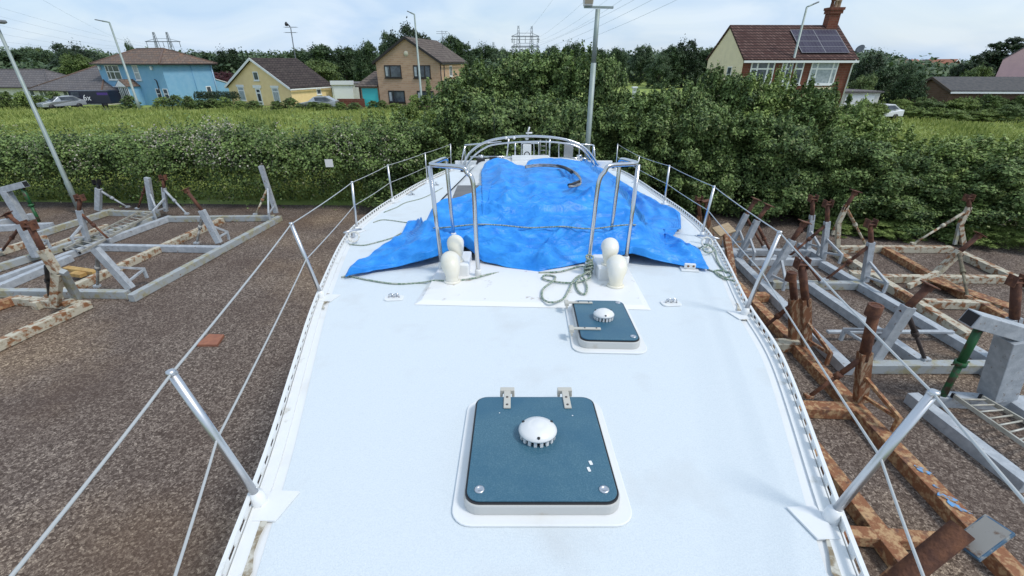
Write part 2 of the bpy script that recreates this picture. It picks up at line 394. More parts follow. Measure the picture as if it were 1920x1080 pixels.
# ---------------------------------------------------------------- foliage
def quads_mesh(name, verts, n, material):
    me = bpy.data.meshes.new(name)
    me.vertices.add(4 * n); me.vertices.foreach_set('co', np.ascontiguousarray(verts.reshape(-1), dtype=np.float32))
    me.loops.add(4 * n); me.loops.foreach_set('vertex_index', np.arange(4 * n, dtype=np.int32))
    me.polygons.add(n); me.polygons.foreach_set('loop_start', np.arange(0, 4 * n, 4, dtype=np.int32))
    me.polygons.foreach_set('loop_total', np.full(n, 4, dtype=np.int32))
    me.update(calc_edges=True); me.materials.append(material)
    return me
def leaf_quads(pos, nrm, size, rng, aspect=0.6):
    n = len(pos)
    ref = rng.normal(size=(n, 3)); a = np.cross(nrm, ref); a /= np.linalg.norm(a, axis=1, keepdims=True) + 1e-9
    b = np.cross(nrm, a); s = (size * rng.uniform(0.6, 1.4, n))[:, None]
    a = a * s * 0.5; b = b * s * 0.5 * aspect
    return np.stack([pos - a, pos + b * 1.0, pos + a, pos - b], axis=1)
def blob_points(blobs, n, rng, shell=0.35, lump=0.25, down=0.25):
    B = np.array(blobs, dtype=float); w = (B[:, 3] * B[:, 4] + B[:, 3] * B[:, 5] + B[:, 4] * B[:, 5]); w /= w.sum()
    k = rng.choice(len(B), n, p=w); d = rng.normal(size=(n, 3)); d /= np.linalg.norm(d, axis=1, keepdims=True)
    flip = (d[:, 2] < 0) & (rng.random(n) > down); d[flip, 2] *= -1
    ph = B[k, 0] * 3.1 + B[k, 1] * 1.7
    lum = 1 + lump * (np.sin(d[:, 0] * 5 + ph) * np.sin(d[:, 1] * 6 + ph * 2) + 0.7 * np.sin(d[:, 2] * 7 + ph * 3) * np.sin(d[:, 0] * 9 + ph))
    r = (1 - shell * rng.random(n) ** 1.3 + 0.1 * rng.random(n) ** 6) * lum
    return B[k, :3] + d * B[k, 3:6] * r[:, None], d
def crown(name, blobs, n, size, material, seed, shell=0.35, lump=0.25, zmin=None, aspect=0.6):
    rng = np.random.default_rng(seed)
    p, d = blob_points(blobs, n, rng, shell, lump)
    if zmin is not None:
        lowi = p[:, 2] < zmin; p[lowi, 2] = zmin + rng.random(lowi.sum()) * 0.4
    nr = d * 0.7 + rng.normal(size=d.shape) * 0.55 + np.array([0.12, -0.2, 0.6]); nr /= np.linalg.norm(nr, axis=1, keepdims=True)
    return quads_mesh(name, leaf_quads(p, nr, size, rng, aspect), n, material)

# ================================================================ SETTING
mb = MB(); mb.add([(-1500, -60, 0), (1500, -60, 0), (1500, 2200, 0), (-1500, 2200, 0)], [(0, 1, 2, 3)])
FIELD = mat('meadow', (0.21, 0.29, 0.055), 0.95, col2=(0.33, 0.39, 0.10), nscale=0.5, lo=0.35, hi=0.65, col3=(0.15, 0.21, 0.045), n3=0.16, lo3=0.5, hi3=0.72, bump=0.6, bscale=6)
tag(mb.build('ground', FIELD, at=(0, 0, 0)), kind='structure')

def gravel_material():
    m = bpy.data.materials.new('brown_gravel'); m.use_nodes = True; t = m.node_tree; b = t.nodes['Principled BSDF']
    b.inputs['Roughness'].default_value = 0.9; b.inputs['Specular IOR Level'].default_value = 0.25
    c = t.nodes.new('ShaderNodeTexCoord')
    vo = t.nodes.new('ShaderNodeTexVoronoi'); vo.inputs['Scale'].default_value = 34; t.links.new(c.outputs['Object'], vo.inputs['Vector'])
    v2 = t.nodes.new('ShaderNodeTexVoronoi'); v2.inputs['Scale'].default_value = 85; t.links.new(c.outputs['Object'], v2.inputs['Vector'])
    vm = t.nodes.new('ShaderNodeMixRGB'); vm.inputs['Fac'].default_value = 0.42; t.links.new(vo.outputs['Color'], vm.inputs['Color1']); t.links.new(v2.outputs['Color'], vm.inputs['Color2'])
    sp = t.nodes.new('ShaderNodeSeparateColor'); t.links.new(vm.outputs['Color'], sp.inputs[0])
    rp = t.nodes.new('ShaderNodeValToRGB'); e = rp.color_ramp.elements
    e[0].position = 0.12; e[0].color = (0.058, 0.041, 0.032, 1); e[1].position = 1.0; e[1].color = (0.55, 0.46, 0.37, 1)
    for p, cc in ((0.5, (0.140, 0.106, 0.087, 1)), (0.74, (0.25, 0.20, 0.165, 1)), (0.88, (0.38, 0.31, 0.25, 1))):
        q = e.new(p); q.color = cc
    t.links.new(sp.outputs[0], rp.inputs['Fac'])
    n = t.nodes.new('ShaderNodeTexNoise'); n.inputs['Scale'].default_value = 0.55; n.inputs['Detail'].default_value = 7; t.links.new(c.outputs['Object'], n.inputs['Vector'])
    r = t.nodes.new('ShaderNodeMapRange'); r.inputs['From Min'].default_value = 0.42; r.inputs['From Max'].default_value = 0.66; r.inputs['To Max'].default_value = 0.55
    t.links.new(n.outputs['Fac'], r.inputs['Value'])
    x = t.nodes.new('ShaderNodeMixRGB'); x.inputs['Color2'].default_value = (0.085, 0.056, 0.044, 1)
    t.links.new(r.outputs[0], x.inputs['Fac']); t.links.new(rp.outputs[0], x.inputs['Color1'])
    n3_ = t.nodes.new('ShaderNodeTexNoise'); n3_.inputs['Scale'].default_value = 0.23; n3_.inputs['Detail'].default_value = 6; t.links.new(c.outputs['Object'], n3_.inputs['Vector'])
    r3_ = t.nodes.new('ShaderNodeMapRange'); r3_.inputs['From Min'].default_value = 0.52; r3_.inputs['From Max'].default_value = 0.7; r3_.inputs['To Max'].default_value = 0.55; t.links.new(n3_.outputs['Fac'], r3_.inputs['Value'])
    x3_ = t.nodes.new('ShaderNodeMixRGB'); x3_.blend_type = 'MULTIPLY'; x3_.inputs['Color2'].default_value = (1.9, 1.75, 1.35, 1); t.links.new(r3_.outputs[0], x3_.inputs['Fac']); t.links.new(x.outputs[0], x3_.inputs['Color1']); x = x3_
    t.links.new(x.outputs[0], b.inputs['Base Color'])
    bp = t.nodes.new('ShaderNodeBump'); bp.inputs['Strength'].default_value = 0.8; bp.inputs['Distance'].default_value = 0.015
    t.links.new(sp.outputs[1], bp.inputs['Height']); t.links.new(bp.outputs[0], b.inputs['Normal'])
    return m
mb = MB(); mb.add([(-45, -12, 0.004), (60, -12, 0.004), (60, 13, 0.004), (30, 14.5, 0.004), (12, 17.3, 0.004), (-8, 17.7, 0.004), (-45, 19.2, 0.004)], [range(7)])
tag(mb.build('gravel_yard', gravel_material(), at=(0, 0, 0)), kind='structure')
mb = MB(); mb.add([(-200, 57.0, 0.004), (200, 57.0, 0.004), (200, 60.5, 0.004), (-200, 60.5, 0.004)], [range(4)])
tag(mb.build('road', mat('asphalt', (0.05, 0.05, 0.052), 0.9, col2=(0.07, 0.07, 0.07), nscale=3), at=(0, 0, 0)), kind='structure')

# meadow grass: uncountable blades
def meadow():
    rng = np.random.default_rng(3); n = 130000
    y = 18.5 + 41 * rng.random(n) ** 1.25; x = (rng.random(n) * 2 - 1) * (y * 1.25 + 3)
    hgt = 0.14 + 0.22 * rng.random(n); hgt *= 0.6 + 0.8 * (np.sin(x * 0.7 + 1.3 * np.sin(y * 0.4)) * 0.5 + 0.5)
    w = 0.014 + 0.022 * rng.random(n) + y * 0.0006; a = rng.random(n) * 3.14; lean = rng.normal(size=(n, 2)) * 0.12
    dx, dy = np.cos(a) * w, np.sin(a) * w; z0 = np.zeros(n)
    v = np.stack([np.stack([x - dx, y - dy, z0], 1), np.stack([x + dx, y + dy, z0], 1),
                  np.stack([x + dx * .4 + lean[:, 0], y + dy * .4 + lean[:, 1], hgt], 1), np.stack([x - dx * .4 + lean[:, 0], y - dy * .4 + lean[:, 1], hgt], 1)], 1)
    o = bpy.data.objects.new('meadow_grass', quads_mesh('meadow_grass', v, n, L_GRASS)); COL.objects.link(o)
    tag(o, 'long yellow green meadow grass between the yard hedge and the houses', 'grass', kind='stuff')
meadow()
# ================================================================ THE BOAT
DK, SLOPE = 3.8, 0.094                                    # the yacht stands bow up on its cradle: its deck falls 94 mm in every metre aft
SLANT[0] = SLOPE
def RB(u, v): r = ray(u, v); return Vector((r.x, r.y, r.z + SLOPE * r.y))
def PB(u, v, z=DK): r = RB(u, v); t = (z - EYE) / r.z; return Vector((r.x * t, r.y * t, z))
def QB(u, v, y): r = RB(u, v); t = y / r.y; return Vector((r.x * t, y, EYE + r.z * t))
LE = [PB(u, v, DK) for u, v in [(430, 1080), (485, 938), (520, 830), (560, 690), (601, 558), (650, 450), (690, 410), (740, 375), (800, 340)]]
RE = [PB(u, v, DK) for u, v in [(1600, 1080), (1557, 965), (1503, 800), (1450, 660), (1397, 580), (1350, 480), (1320, 435), (1280, 400), (1230, 365), (1180, 331)]]
LE = [Vector((-0.02, -0.95, DK)), Vector((-0.42, -0.35, DK)), Vector((-0.74, 0.3, DK))] + LE + [Vector((-1.52, 12.0, DK))]
RE = [Vector((0.10, -0.95, DK)), Vector((0.52, -0.35, DK)), Vector((0.88, 0.3, DK))] + RE + [Vector((2.66, 12.0, DK))]
def edge_at(E):
    pts = smooth_path(E, 8); ys = np.array([p.y for p in pts]); xs = np.array([p.x for p in pts]); o = np.argsort(ys)
    k = np.ones(9) / 9; g = np.linspace(-0.95, 12.0, 200); xx = np.interp(g, ys[o], xs[o])
    sm = np.convolve(np.pad(xx, 4, 'edge'), k, 'valid'); sm[:6] = xx[:6]
    return lambda y: float(np.interp(y, g, sm))
XL, XR = edge_at(LE), edge_at(RE)
YS = list(np.linspace(-0.95, 12.0, 120))
def axis(y): return 0.5 * (XL(y) + XR(y))
def sstep(a, b, x):
    t = max(0.0, min(1.0, (x - a) / (b - a))); return t * t * (3 - 2 * t)
def roof_h(y): return 0.40 * sstep(3.55, 5.4, y)
def cx(y): return 0.05 + 0.036 * y
def surf(x, y):                                            # deck with the coachroof on it
    h = roof_h(y)
    if y > 10.2: h *= 0.5
    dx = abs(x - cx(y)); hw = 1.08
    return DK + 0.004 + h * sstep(hw + 0.36, hw - 0.03, dx) + (0.06 * max(0, 1 - (dx / hw) ** 2) * sstep(4.0, 6.0, y))
def onsurf(u, v, lift=0.0):
    r = RB(u, v); e = Vector((0, 0, EYE)); t = 2.0; st = 0.06
    while t < 18:
        p = e + r * t
        if p.z <= surf(p.x, p.y) + lift:
            if st < 0.002: break
            t -= st; st *= 0.25
        t += st
    p = e + r * t
    return Vector((p.x, p.y, surf(p.x, p.y) + lift))

boat = thing('sailing_yacht', (axis(5), 5, 0), 'white sailing yacht with its mast down, seen along the deck from the bow', 'yacht')
# hull
rows = []
for y in YS:
    l, r = XL(y), XR(y); a = axis(y); w = (r - l) / 2; row = []
    dep = 1.55 * min(1, max(0.05, (y + 0.95) / 3.0)) ** 0.6 * (1 - 0.25 * max(0, (y - 7) / 5))
    for k in range(25):
        t = math.pi * k / 24
        c, s_ = math.cos(t), math.sin(t)
        row.append((a - w * math.copysign(abs(c) ** 0.75, c), y, DK - 0.035 - dep * 1.25 * abs(s_) ** 0.9))
    rows.append(row)
mb = MB(); mb.grid(rows); mb.add([rows[-1][k] for k in range(25)], [range(25)])
mb.build('hull', WHITE, boat)
mb = MB(); mb.prism([(axis(4) - 0.03, 3.6), (axis(4) + 0.13, 3.6), (axis(7) + 0.18, 7.4), (axis(7) - 0.12, 7.4)], lambda p: 0.235 + SLOPE * p[1], 2.1)
mb.build('keel', mat('antifouling', (0.03, 0.05, 0.12), 0.7, col2=(0.05, 0.06, 0.1)), boat)
# deck: gelcoat margin, with the non-slip field laid on it
mb = MB(); mb.grid([[(XL(y) + (XR(y) - XL(y)) * k / 12, y, DK) for k in range(13)] for y in YS]); mb.build('deck', WHITE, boat)
def field(ys, inset):
    return [[(XL(y) + inset + (XR(y) - XL(y) - 2 * inset) * k / 12, y, DK + 0.004) for k in range(13)] for y in ys]
mb = MB(); mb.grid(field(list(np.linspace(-0.4, 11.9, 100)), 0.085)); mb.build('nonskid_panel', NONSKID, boat)
# toe rails with drain slots
for side, X in ((-1, XL), (1, XR)):
    mb = MB(); pts = []
    y = -0.9; acc = []
    while y < 11.95:
        p = Vector((X(y), y, DK)); q = Vector((X(y + 0.01), y + 0.01, DK)); d = (q - p).length / 0.01
        acc.append(p); y += 0.11 / d
    for i in range(len(acc) - 1):
        a, b = acc[i], acc[i + 1]; d = (b - a).normalized(); n_ = Vector((d.y, -d.x, 0)) * (-side)
        up = Vector((0, 0, 1))
        mb.bar(a + n_ * -0.012 + up * 0.005, b + n_ * -0.012 + up * 0.005, 0.005, 0.010)
        mb.bar(a + n_ * -0.012 + up * 0.049, b + n_ * -0.012 + up * 0.049, 0.015, 0.010)
        mb.bar(a + n_ * 0.018 + up * 0.005, b + n_ * 0.018 + up * 0.005, 0.046, 0.008)
        mb.bar(a + n_ * -0.012 + up * 0.0305, a + d * 0.050 + n_ * -0.012 + up * 0.027, 0.005, 0.034)
    mb.build('toe_rail', RAILM, boat)
    for (y0, y1) in ((0.2, 1.08), (2.95, 3.25), (8.0, 11.5)) if side < 0 else ((0.2, 1.0), (2.75, 3.05)):
        ys = np.linspace(y0, y1, 14); g = MB()
        g.grid([[(X(y) - side * 0.043, y, DK + 0.0115), (X(y) - side * (0.062 + 0.012 * math.sin(y * 37)), y, DK + 0.0115)] for y in ys])
        g.build('grimy_seam', DIRT, boat)
# stanchions and guard wires
SB = {-1: [((485, 935), (322, 700)), ((602, 553), (546, 420)), ((669, 430), (660, 342)), ((736, 376), (727, 310)), ((801, 341), (797, 287)), ((850, 313), (858, 273))],
      1: [((1560, 966), (1750, 738)), ((1397, 585), (1462, 436)), ((1316, 440), (1339, 350)), ((1246, 380), (1255, 311)), ((1190, 340), (1199, 293)), ((1124, 305), (1117, 275))]}
for side in (-1, 1):
    tops, mids = [], []; X = XL if side < 0 else XR
    for i, (bp, tp) in enumerate(SB[side]):
        b = PB(bp[0], bp[1], DK + 0.03); t = QB(tp[0], tp[1], b.y)
        r_ = 0.0155 if i < 4 else 0.012
        if i == 5: b = Vector((X(11.5) - side * 0.05, 11.5, DK + 0.03)); t = b + Vector((side * -0.02, 0, 0.62))
        mb = MB(); mb.tube([b, t], [r_, r_ * 0.93], 12); mb.tube([t - Vector((0, 0, 0.004)), t + (t - b).normalized() * 0.012], [r_ * 1.15, r_ * 0.8], 12)
        st = mb.build('stanchion', ALU, boat)
        base = MB(); d = Vector((-side, 0, 0))
        base.lathe([(0.028, 0), (0.027, 0.03), (0.021, 0.06), (0.0, 0.062)], (b.x, b.y, DK + 0.006), 14)
        inn = X(b.y) - side * 0.145
        base.prism([(X(b.y) - side * 0.035, b.y - 0.085), (inn + side * 0.03, b.y - 0.085), (inn, b.y + 0.05), (X(b.y) - side * 0.035, b.y + 0.055)], DK + 0.006, DK + 0.014)
        base.build('stanchion_foot', WHITE, st)
        tops.append(t); mids.append(b.lerp(t, 0.52))
    e0 = (QB(15, 1080, 0.42), QB(325, 1080, 0.85)) if side < 0 else (None, QB(1735, 1080, 0.72))
    if side < 0:
        a0 = PB(15, 1080, tops[0].z - 0.02); a0 = tops[0] + (a0 - tops[0]) * 1.35
        m0 = PB(325, 1080, mids[0].z - 0.01); m0 = mids[0] + (m0 - mids[0]) * 1.6
    else:
        a0 = Vector((tops[0].x - 0.26, -0.15, tops[0].z - 0.02)); a0 = tops[0] + Vector((-0.36, -1.0, 0.0))
        m0 = PB(1735, 1080, mids[0].z - 0.01); m0 = mids[0] + (m0 - mids[0]) * 1.6
    for line, st0 in ((tops, a0), (mids, m0)):
        path = [st0]
        for i, t in enumerate(line):
            p0 = path[-1]; path += [p0.lerp(t, k / 6) - Vector((0, 0, 0.035 * (k / 6) * (1 - k / 6))) for k in range(1, 6)] + [t]
        mb = MB(); mb.tube(path, 0.0042, 8); mb.build('guard_wire', WIREM, boat)

# coachroof
rows = []
for y in list(np.linspace(3.55, 10.2, 90)):
    row = []
    for k in range(61):
        x = cx(y) - 1.5 + 3.0 * k / 60
        row.append((x, y, surf(x, y) + 0.003))
    rows.append(row)
mb = MB(); mb.grid(rows)
mb.f = [f for f in mb.f if any(mb.v[i].z > DK + (0.012 if mb.v[i].y > 5.6 else 0.13) for i in f)]; mb.sm = [True] * len(mb.f)
mb.add([rows[-1][k] for k in range(61)] + [(rows[-1][k][0], 10.2, DK) for k in range(61)], [(k, k + 1, 62 + k, 61 + k) for k in range(60)])
roof = mb.build('coachroof', WHITE, boat)
def strip(side, y0, y1, s0, s1, lift, n=24):
    rows = []
    for y in np.linspace(y0, y1, n):
        r_ = []
        for k in range(7):
            s_ = s0 + (s1 - s0) * k / 6; x = cx(y) + side * (1.05 + 0.39 * (1 - s_))
            r_.append((x + side * lift, y, surf(x, y) + lift))
        rows.append(r_)
    return rows
for side in (-1,):                                          # the right hand window lies hidden under the tarpaulin
    mb = MB(); mb.grid(strip(side, 5.6, 9.6, 0.28, 0.80, 0.012)); mb.build('side_window', SMOKED, roof)
    mb = MB()
    for y0, y1, s0, s1 in ((5.5, 9.7, 0.22, 0.27), (5.5, 9.7, 0.81, 0.86)):
        mb.grid(strip(side, y0, y1, s0, s1, 0.016))
    mb.build('window_trim', ALU, roof)
# dark saloon hatch on the roof, and the sliding companionway hatch aft
def roof_plate(name, pts, th, m, bevel=0.006):
    mb = MB(); mb.prism([(p.x, p.y) for p in pts], lambda p: surf(p[0], p[1]) - 0.02, lambda p: surf(p[0], p[1]) + th); return mb.build(name, m, roof, bevel)
roof_plate('saloon_hatch', [onsurf(845, 384), onsurf(900, 384), onsurf(912, 352), onsurf(858, 352)], 0.035, mat('grey_brown_hatch', (0.10, 0.095, 0.095), 0.4, col2=(0.14, 0.13, 0.12), nscale=6))
roof_plate('companion_hatch', [Vector((0.0, 9.3, 0)), Vector((0.8, 9.3, 0)), Vector((0.8, 10.1, 0)), Vector((0.0, 10.1, 0))], 0.055, WHITE)
# cockpit coamings, winches, instruments
for side in (-1, 1):
    mb = MB(); X0 = cx(11) + side * 1.25
    mb.prism([(X0 - 0.16, 10.25), (X0 + 0.16, 10.25), (X0 + 0.14 - side * 0.12, 11.8), (X0 - 0.14 - side * 0.12, 11.8)], DK + 0.002, DK + 0.26)
    co_ = mb.build('cockpit_coaming', WHITE, boat, 0.03)
    for yy in (10.6, 11.3):
        w = MB(); c = (X0 - side * 0.04, yy, DK + 0.262); w.lathe([(0.075, 0), (0.07, 0.03), (0.05, 0.06), (0.052, 0.10), (0.075, 0.12), (0.06, 0.15), (0.0, 0.15)], c, 18)
        w.build('winch', DARK if (side < 0 and yy < 10.7) else STEEL, co_)
for u, v in ((902, 303), (925, 300), (870, 322)):
    c = onsurf(u, v); mb = MB(); mb.box((c.x, c.y, c.z + 0.03), (0.16, 0.08, 0.08), 0.3); mb.build('rope_clutch', DARK, roof, 0.006)
mb = MB(); c0, c1 = onsurf(880, 318, 0.03), onsurf(960, 296, 0.03); mb.bar(c0, c1, 0.035, 0.03); c2, c3 = onsurf(880, 306, 0.03), onsurf(945, 297, 0.03); mb.bar(c2, c3, 0.03, 0.03)
mb.build('mainsheet_track', ALU, roof, 0.004)
# moulded mast platform ahead of the coachroof
pf = [PB(775, 573, DK), PB(1222, 583, DK), PB(1176, 500, DK), PB(826, 496, DK)]
mb = MB()
a = [Vector((p.x, p.y, DK + 0.005)) for p in pf]
top = [a[0] + Vector((0.06, 0.04, 0.028)), a[1] + Vector((-0.06, 0.04, 0.028)), a[2] + Vector((-0.03, 0.0, 0.045)), a[3] + Vector((0.03, 0.0, 0.045))]
mb.hexa(a + top); mb.build('mast_platform', MOULD, boat, 0.008)
# dorade boxes and cowl vents
for side, uf, vf in ((-1, 848, 528), (1, 1154, 536)):
    f = PB(uf, vf, DK + 0.04)
    bx = MB(); b0 = f + Vector((0.045 * -side * -1 * 0, 0.20, 0)); bx.prism([(b0.x - 0.075 + 0.05 * (-side), b0.y - 0.07), (b0.x + 0.085 + 0.05 * (-side), b0.y - 0.07), (b0.x + 0.075 + 0.05 * (-side), b0.y + 0.34), (b0.x - 0.065 + 0.05 * (-side), b0.y + 0.34)], DK + 0.03, DK + 0.155)
    db = bx.build('dorade_box', WHITE, boat, 0.015)
    for k, (pos, scl, mm) in enumerate(((f, 0.92, mat('off_white_plastic', (0.78, 0.755, 0.67), 0.4, col2=(0.72, 0.68, 0.56), nscale=5) if side < 0 else CREAM), (Vector((f.x - 0.02 * side * 1, f.y + 0.235, DK + 0.156)), 0.82, CREAM))):
        def cowl(c, sc, lean):
            path = [Vector((0, 0, 0)), Vector((0, 0, 0.05)), Vector((0, 0.012, 0.10)), Vector((lean * 0.1, 0.045, 0.145)), Vector((lean * 0.2, 0.10, 0.165)), Vector((lean * 0.25, 0.15, 0.165))]
            rad = [0.062, 0.058, 0.074, 0.088, 0.092, 0.094]
            m_ = MB(); pp = smooth_path([c + p * sc for p in path], 4); rr = list(np.interp(np.linspace(0, 5, len(pp)), range(6), [r * sc for r in rad]))
            m_.tube(pp, rr, 20, caps=False)
            e_ = pp[-1]; m_.tube([e_, e_ + Vector((0, -0.05 * sc, 0))], [rr[-1], rr[-1] * 0.82], 20, caps=False)
            m_.lathe([(0.078 * sc, 0.0), (0.078 * sc, 0.010), (0.062 * sc, 0.016)], c, 20)
            return m_
        cw = cowl(pos, scl, 0.1 * side).build('cowl_vent', mm, db)
        mth = MB(); mth.lathe([(0.0, 0), (0.07 * scl, 0.0)], pos + Vector((0.025 * side, 0.11 * scl, 0.165 * scl)), 16, Matrix.Rotation(R(-90), 3, 'X')); mth.build('mouth_shade', DARK, cw)  # black disc paints the shade inside the open cowl
# stainless hoops beside the mast step
HOOPS = [dict(inn=((897, 517), (887, 345)), out=((829, 503), (806, 318)), rear=((851, 447), (836, 296))),
         dict(inn=((1102, 503), (1122, 345)), out=((1173, 492), (1196, 316)), rear=((1144, 447), (1164, 297)))]
for h in HOOPS:
    bi, bo, brr = [PB(*h[k][0], DK + 0.04) for k in ('inn', 'out', 'rear')]
    bi.z = bo.z = DK + 0.045; brr = onsurf(*h['rear'][0])
    ti, to_, tr = QB(*h['inn'][1], bi.y), QB(*h['out'][1], bo.y), QB(*h['rear'][1], brr.y)
    zt = (to_.z + tr.z) / 2 + 0.02; to_.z = zt; tr.z = zt
    corner = Vector((ti.x + 0.24 * (to_.x - ti.x), (bi.y * 0.8 + bo.y * 0.2), zt - 0.005))
    main = [bi, bi.lerp(ti, 0.5), ti, ti.lerp(corner, 0.55) + Vector((0, 0, 0.02)), corner, to_.lerp(corner, 0.35), to_ + (corner - to_).normalized() * 0.05]
    out_dir = (tr - to_).normalized(); side_in = Vector((ti.x - to_.x, 0, 0)).normalized()
    main += [to_ + out_dir * 0.04 , to_.lerp(tr, 0.4), to_.lerp(tr, 0.8), tr + Vector((0, 0, -0.012)), tr + Vector((0, 0.02, -0.06)), tr.lerp(brr, 0.35), brr]
    mb = MB(); mb.tube(smooth_path(main, 6), 0.0195, 12); hp = mb.build('mast_guard_rail', STEEL, boat)
    mb = MB(); mb.tube([to_ + Vector((0, 0, -0.01)), bo], 0.0195, 12); mb.build('leg', STEEL, hp)
    for b in (bi, bo, brr): mb = MB(); mb.lathe([(0.03, -0.01), (0.03, 0.05), (0.024, 0.062), (0.02, 0.062)], b, 16); mb.build('socket', PLASTIC, hp)

# hatches
def hatch(c, w, h, rz, hinges, small):
    up = Vector((0, 0, 1)); M = Matrix.Rotation(rz, 3, 'Z'); W = lambda x, y, z=0: Vector((c[0], c[1], DK)) + M @ Vector((x, y, z))
    mb = MB(); mb.prism(rrect(c[0], c[1], w + 0.085, h + 0.085, 0.075, rz), DK + 0.005, DK + 0.016)
    root = mb.build('deck_hatch', WHITE, boat, 0.004)
    mb = MB(); mb.prism(rrect(c[0], c[1], w, h, 0.06, rz), DK + 0.014, DK + 0.066); mb.build('frame', FRAMEM, root, 0.006)
    mb = MB(); mb.prism(rrect(c[0], c[1], w - 0.012, h - 0.012, 0.056, rz), DK + 0.064, DK + 0.0735); mb.build('seal', DARK, root)
    mb = MB(); mb.prism(rrect(c[0], c[1], w - 0.026, h - 0.026, 0.05, rz), DK + 0.070, DK + 0.079); mb.build('lid', GLASSB, root, 0.002)
    zt = 0.079
    for (x, y, dx, dy) in hinges:
        mb = MB(); pr = W(x, y, zt + 0.005); q = W(x + dx, y + dy, zt + 0.005); d = (q - pr).normalized(); n_ = Vector((-d.y, d.x, 0))
        o2 = pr - d * 0.04
        mb.bar(o2, q, 0.034 if not small else 0.028, 0.010)
        mb.bar(o2 - n_ * 0.036 + up * -0.004, o2 + n_ * 0.036 + up * -0.004, 0.03, 0.024)
        mb.bar(o2 - n_ * 0.030 + up * -0.035, o2 - n_ * 0.030 + up * -0.014, 0.014, 0.03); mb.bar(o2 + n_ * 0.030 + up * -0.035, o2 + n_ * 0.030 + up * -0.014, 0.014, 0.03)
        hg = mb.build('hinge', HINGEM, root, 0.003)
        s_ = MB()
        for t in (0.45, 0.85): s_.lathe([(0.006, 0), (0.006, 0.003), (0, 0.003)], o2.lerp(q, t) + up * 0.0045, 8)
        s_.build('screws', mat('hinge_screw', (0.12, 0.10, 0.09), 0.4, 0.6), hg)
    rv = 0.083 if not small else 0.07
    mb = MB(); vc = W(0.0, 0.035 if not small else 0.0, zt)
    mb.lathe([(0.0, 0.036), (rv * 0.7, 0.036), (rv * 0.93, 0.030), (rv, 0.030), (rv, 0.036), (rv * 0.88, 0.048), (rv * 0.6, 0.060), (rv * 0.42, 0.067), (rv * 0.38, 0.0665), (rv * 0.3, 0.07), (0, 0.0715)], vc, 36)
    for k in range(18):
        a = 2 * math.pi * k / 18; mb.box(vc + Vector((math.cos(a), math.sin(a), 0)) * rv * 0.88 + up * 0.017, (0.010, 0.013, 0.032), a)
    vt = mb.build('ventilator', PLASTIC, root)
    mb = MB(); mb.lathe([(rv * 0.74, 0.0), (rv * 0.72, 0.03)], vc, 24)
    for a in (R(-90), R(30), R(150)): mb.lathe([(0.0065, 0), (0.0065, 0.006), (0, 0.006)], vc + Vector((math.cos(a), math.sin(a), 0)) * rv * 0.86 + up * 0.046, 8)
    mb.build('vent_core', DARK, root)
    ks = ((-w / 2 + 0.06, -h / 2 + 0.065), (w / 2 - 0.06, -h / 2 + 0.065)) if not small else ((w / 2 - 0.045, h / 2 - 0.05), (w / 2 - 0.045, -h / 2 + 0.06))
    for x, y in ks:
        mb = MB(); p_ = W(x, y, zt); mb.lathe([(0.019, 0), (0.019, 0.004), (0.012, 0.006), (0.010, 0.003), (0, 0.003)], p_, 18); mb.build('handle_boss', ALU, root)
    if not small:
        g = MB()
        for dx, dy, a, b in ((0.205, -0.13, 0.009, 0.016), (0.192, -0.165, 0.008, 0.017), (-0.17, 0.19, 0.004, 0.004), (0.17, 0.17, 0.005, 0.004)):
            g.prism(rrect(*W(dx, dy).xy, a * 1.4, b * 1.4, 0.003, 0.2), DK + zt + 0.001, DK + zt + 0.0025)
        g.build('paint_splash', WHITE, root)
    return root
def quad_fit(px, z):
    q = [PB(u, v, z) for u, v in px]; c = sum(q, Vector()) / 4
    return c, ((q[1] - q[0]).length + (q[2] - q[3]).length) / 2, ((q[3] - q[0]).length + (q[2] - q[1]).length) / 2, (q[1] - q[0])
c, w, h, d = quad_fit([(893, 743), (1115, 745), (1167, 952), (865, 944)], DK + 0.07)
hatch((c.x, c.y), w, h, 0.0, [(-0.135, h / 2, 0, -0.11), (0.155, h / 2, 0, -0.11)], False)
c, w, h, d = quad_fit([(1073, 562), (1168, 566), (1206, 646), (1084, 636)], DK + 0.07)
hatch((c.x, c.y), w, h, -0.04, [(-w / 2, h / 2 - 0.07, 0.15, 0), (-w / 2, -h / 2 + 0.15, 0.15, 0)], True)
# deck fittings
for u, v, s_ in ((739, 560, 0.10), (1258, 570, 0.10)):
    p = PB(u, v, DK + 0.005); mb = MB(); mb.prism(rrect(p.x, p.y, 0.15, 0.10, 0.03, 0.1), DK + 0.005, DK + 0.016); pe = mb.build('padeye_plate', WHITE, boat, 0.003)
    mb = MB()
    for dx in (-0.02, 0.02):
        mb.tube([p + Vector((dx - 0.022, 0, 0.012)), p + Vector((dx - 0.018, 0, 0.035)), p + Vector((dx, 0, 0.046)), p + Vector((dx + 0.018, 0, 0.035)), p + Vector((dx + 0.022, 0, 0.012))], 0.006, 8)
        mb.lathe([(0.012, 0.012), (0.012, 0.03), (0, 0.032)], p + Vector((dx, 0.025, 0)), 10)
    mb.build('padeye', STEEL, pe)
p = PB(1292, 507, DK); mb = MB(); mb.box((p.x, p.y, DK + 0.012), (0.16, 0.12, 0.016), -0.2); mb.box((p.x, p.y, DK + 0.045), (0.10, 0.035, 0.05), -0.2); fc = mb.build('deck_bracket', WHITE, boat, 0.006)
mb = MB()
for dx in (-0.025, 0.025): mb.lathe([(0.010, 0), (0.010, 0.01), (0, 0.01)], p + Vector((dx, -0.018, 0.05)), 10, Matrix.Rotation(R(90), 3, 'X'))
mb.build('bolts', mat('rusty_bolt', (0.2, 0.1, 0.05), 0.7), fc)
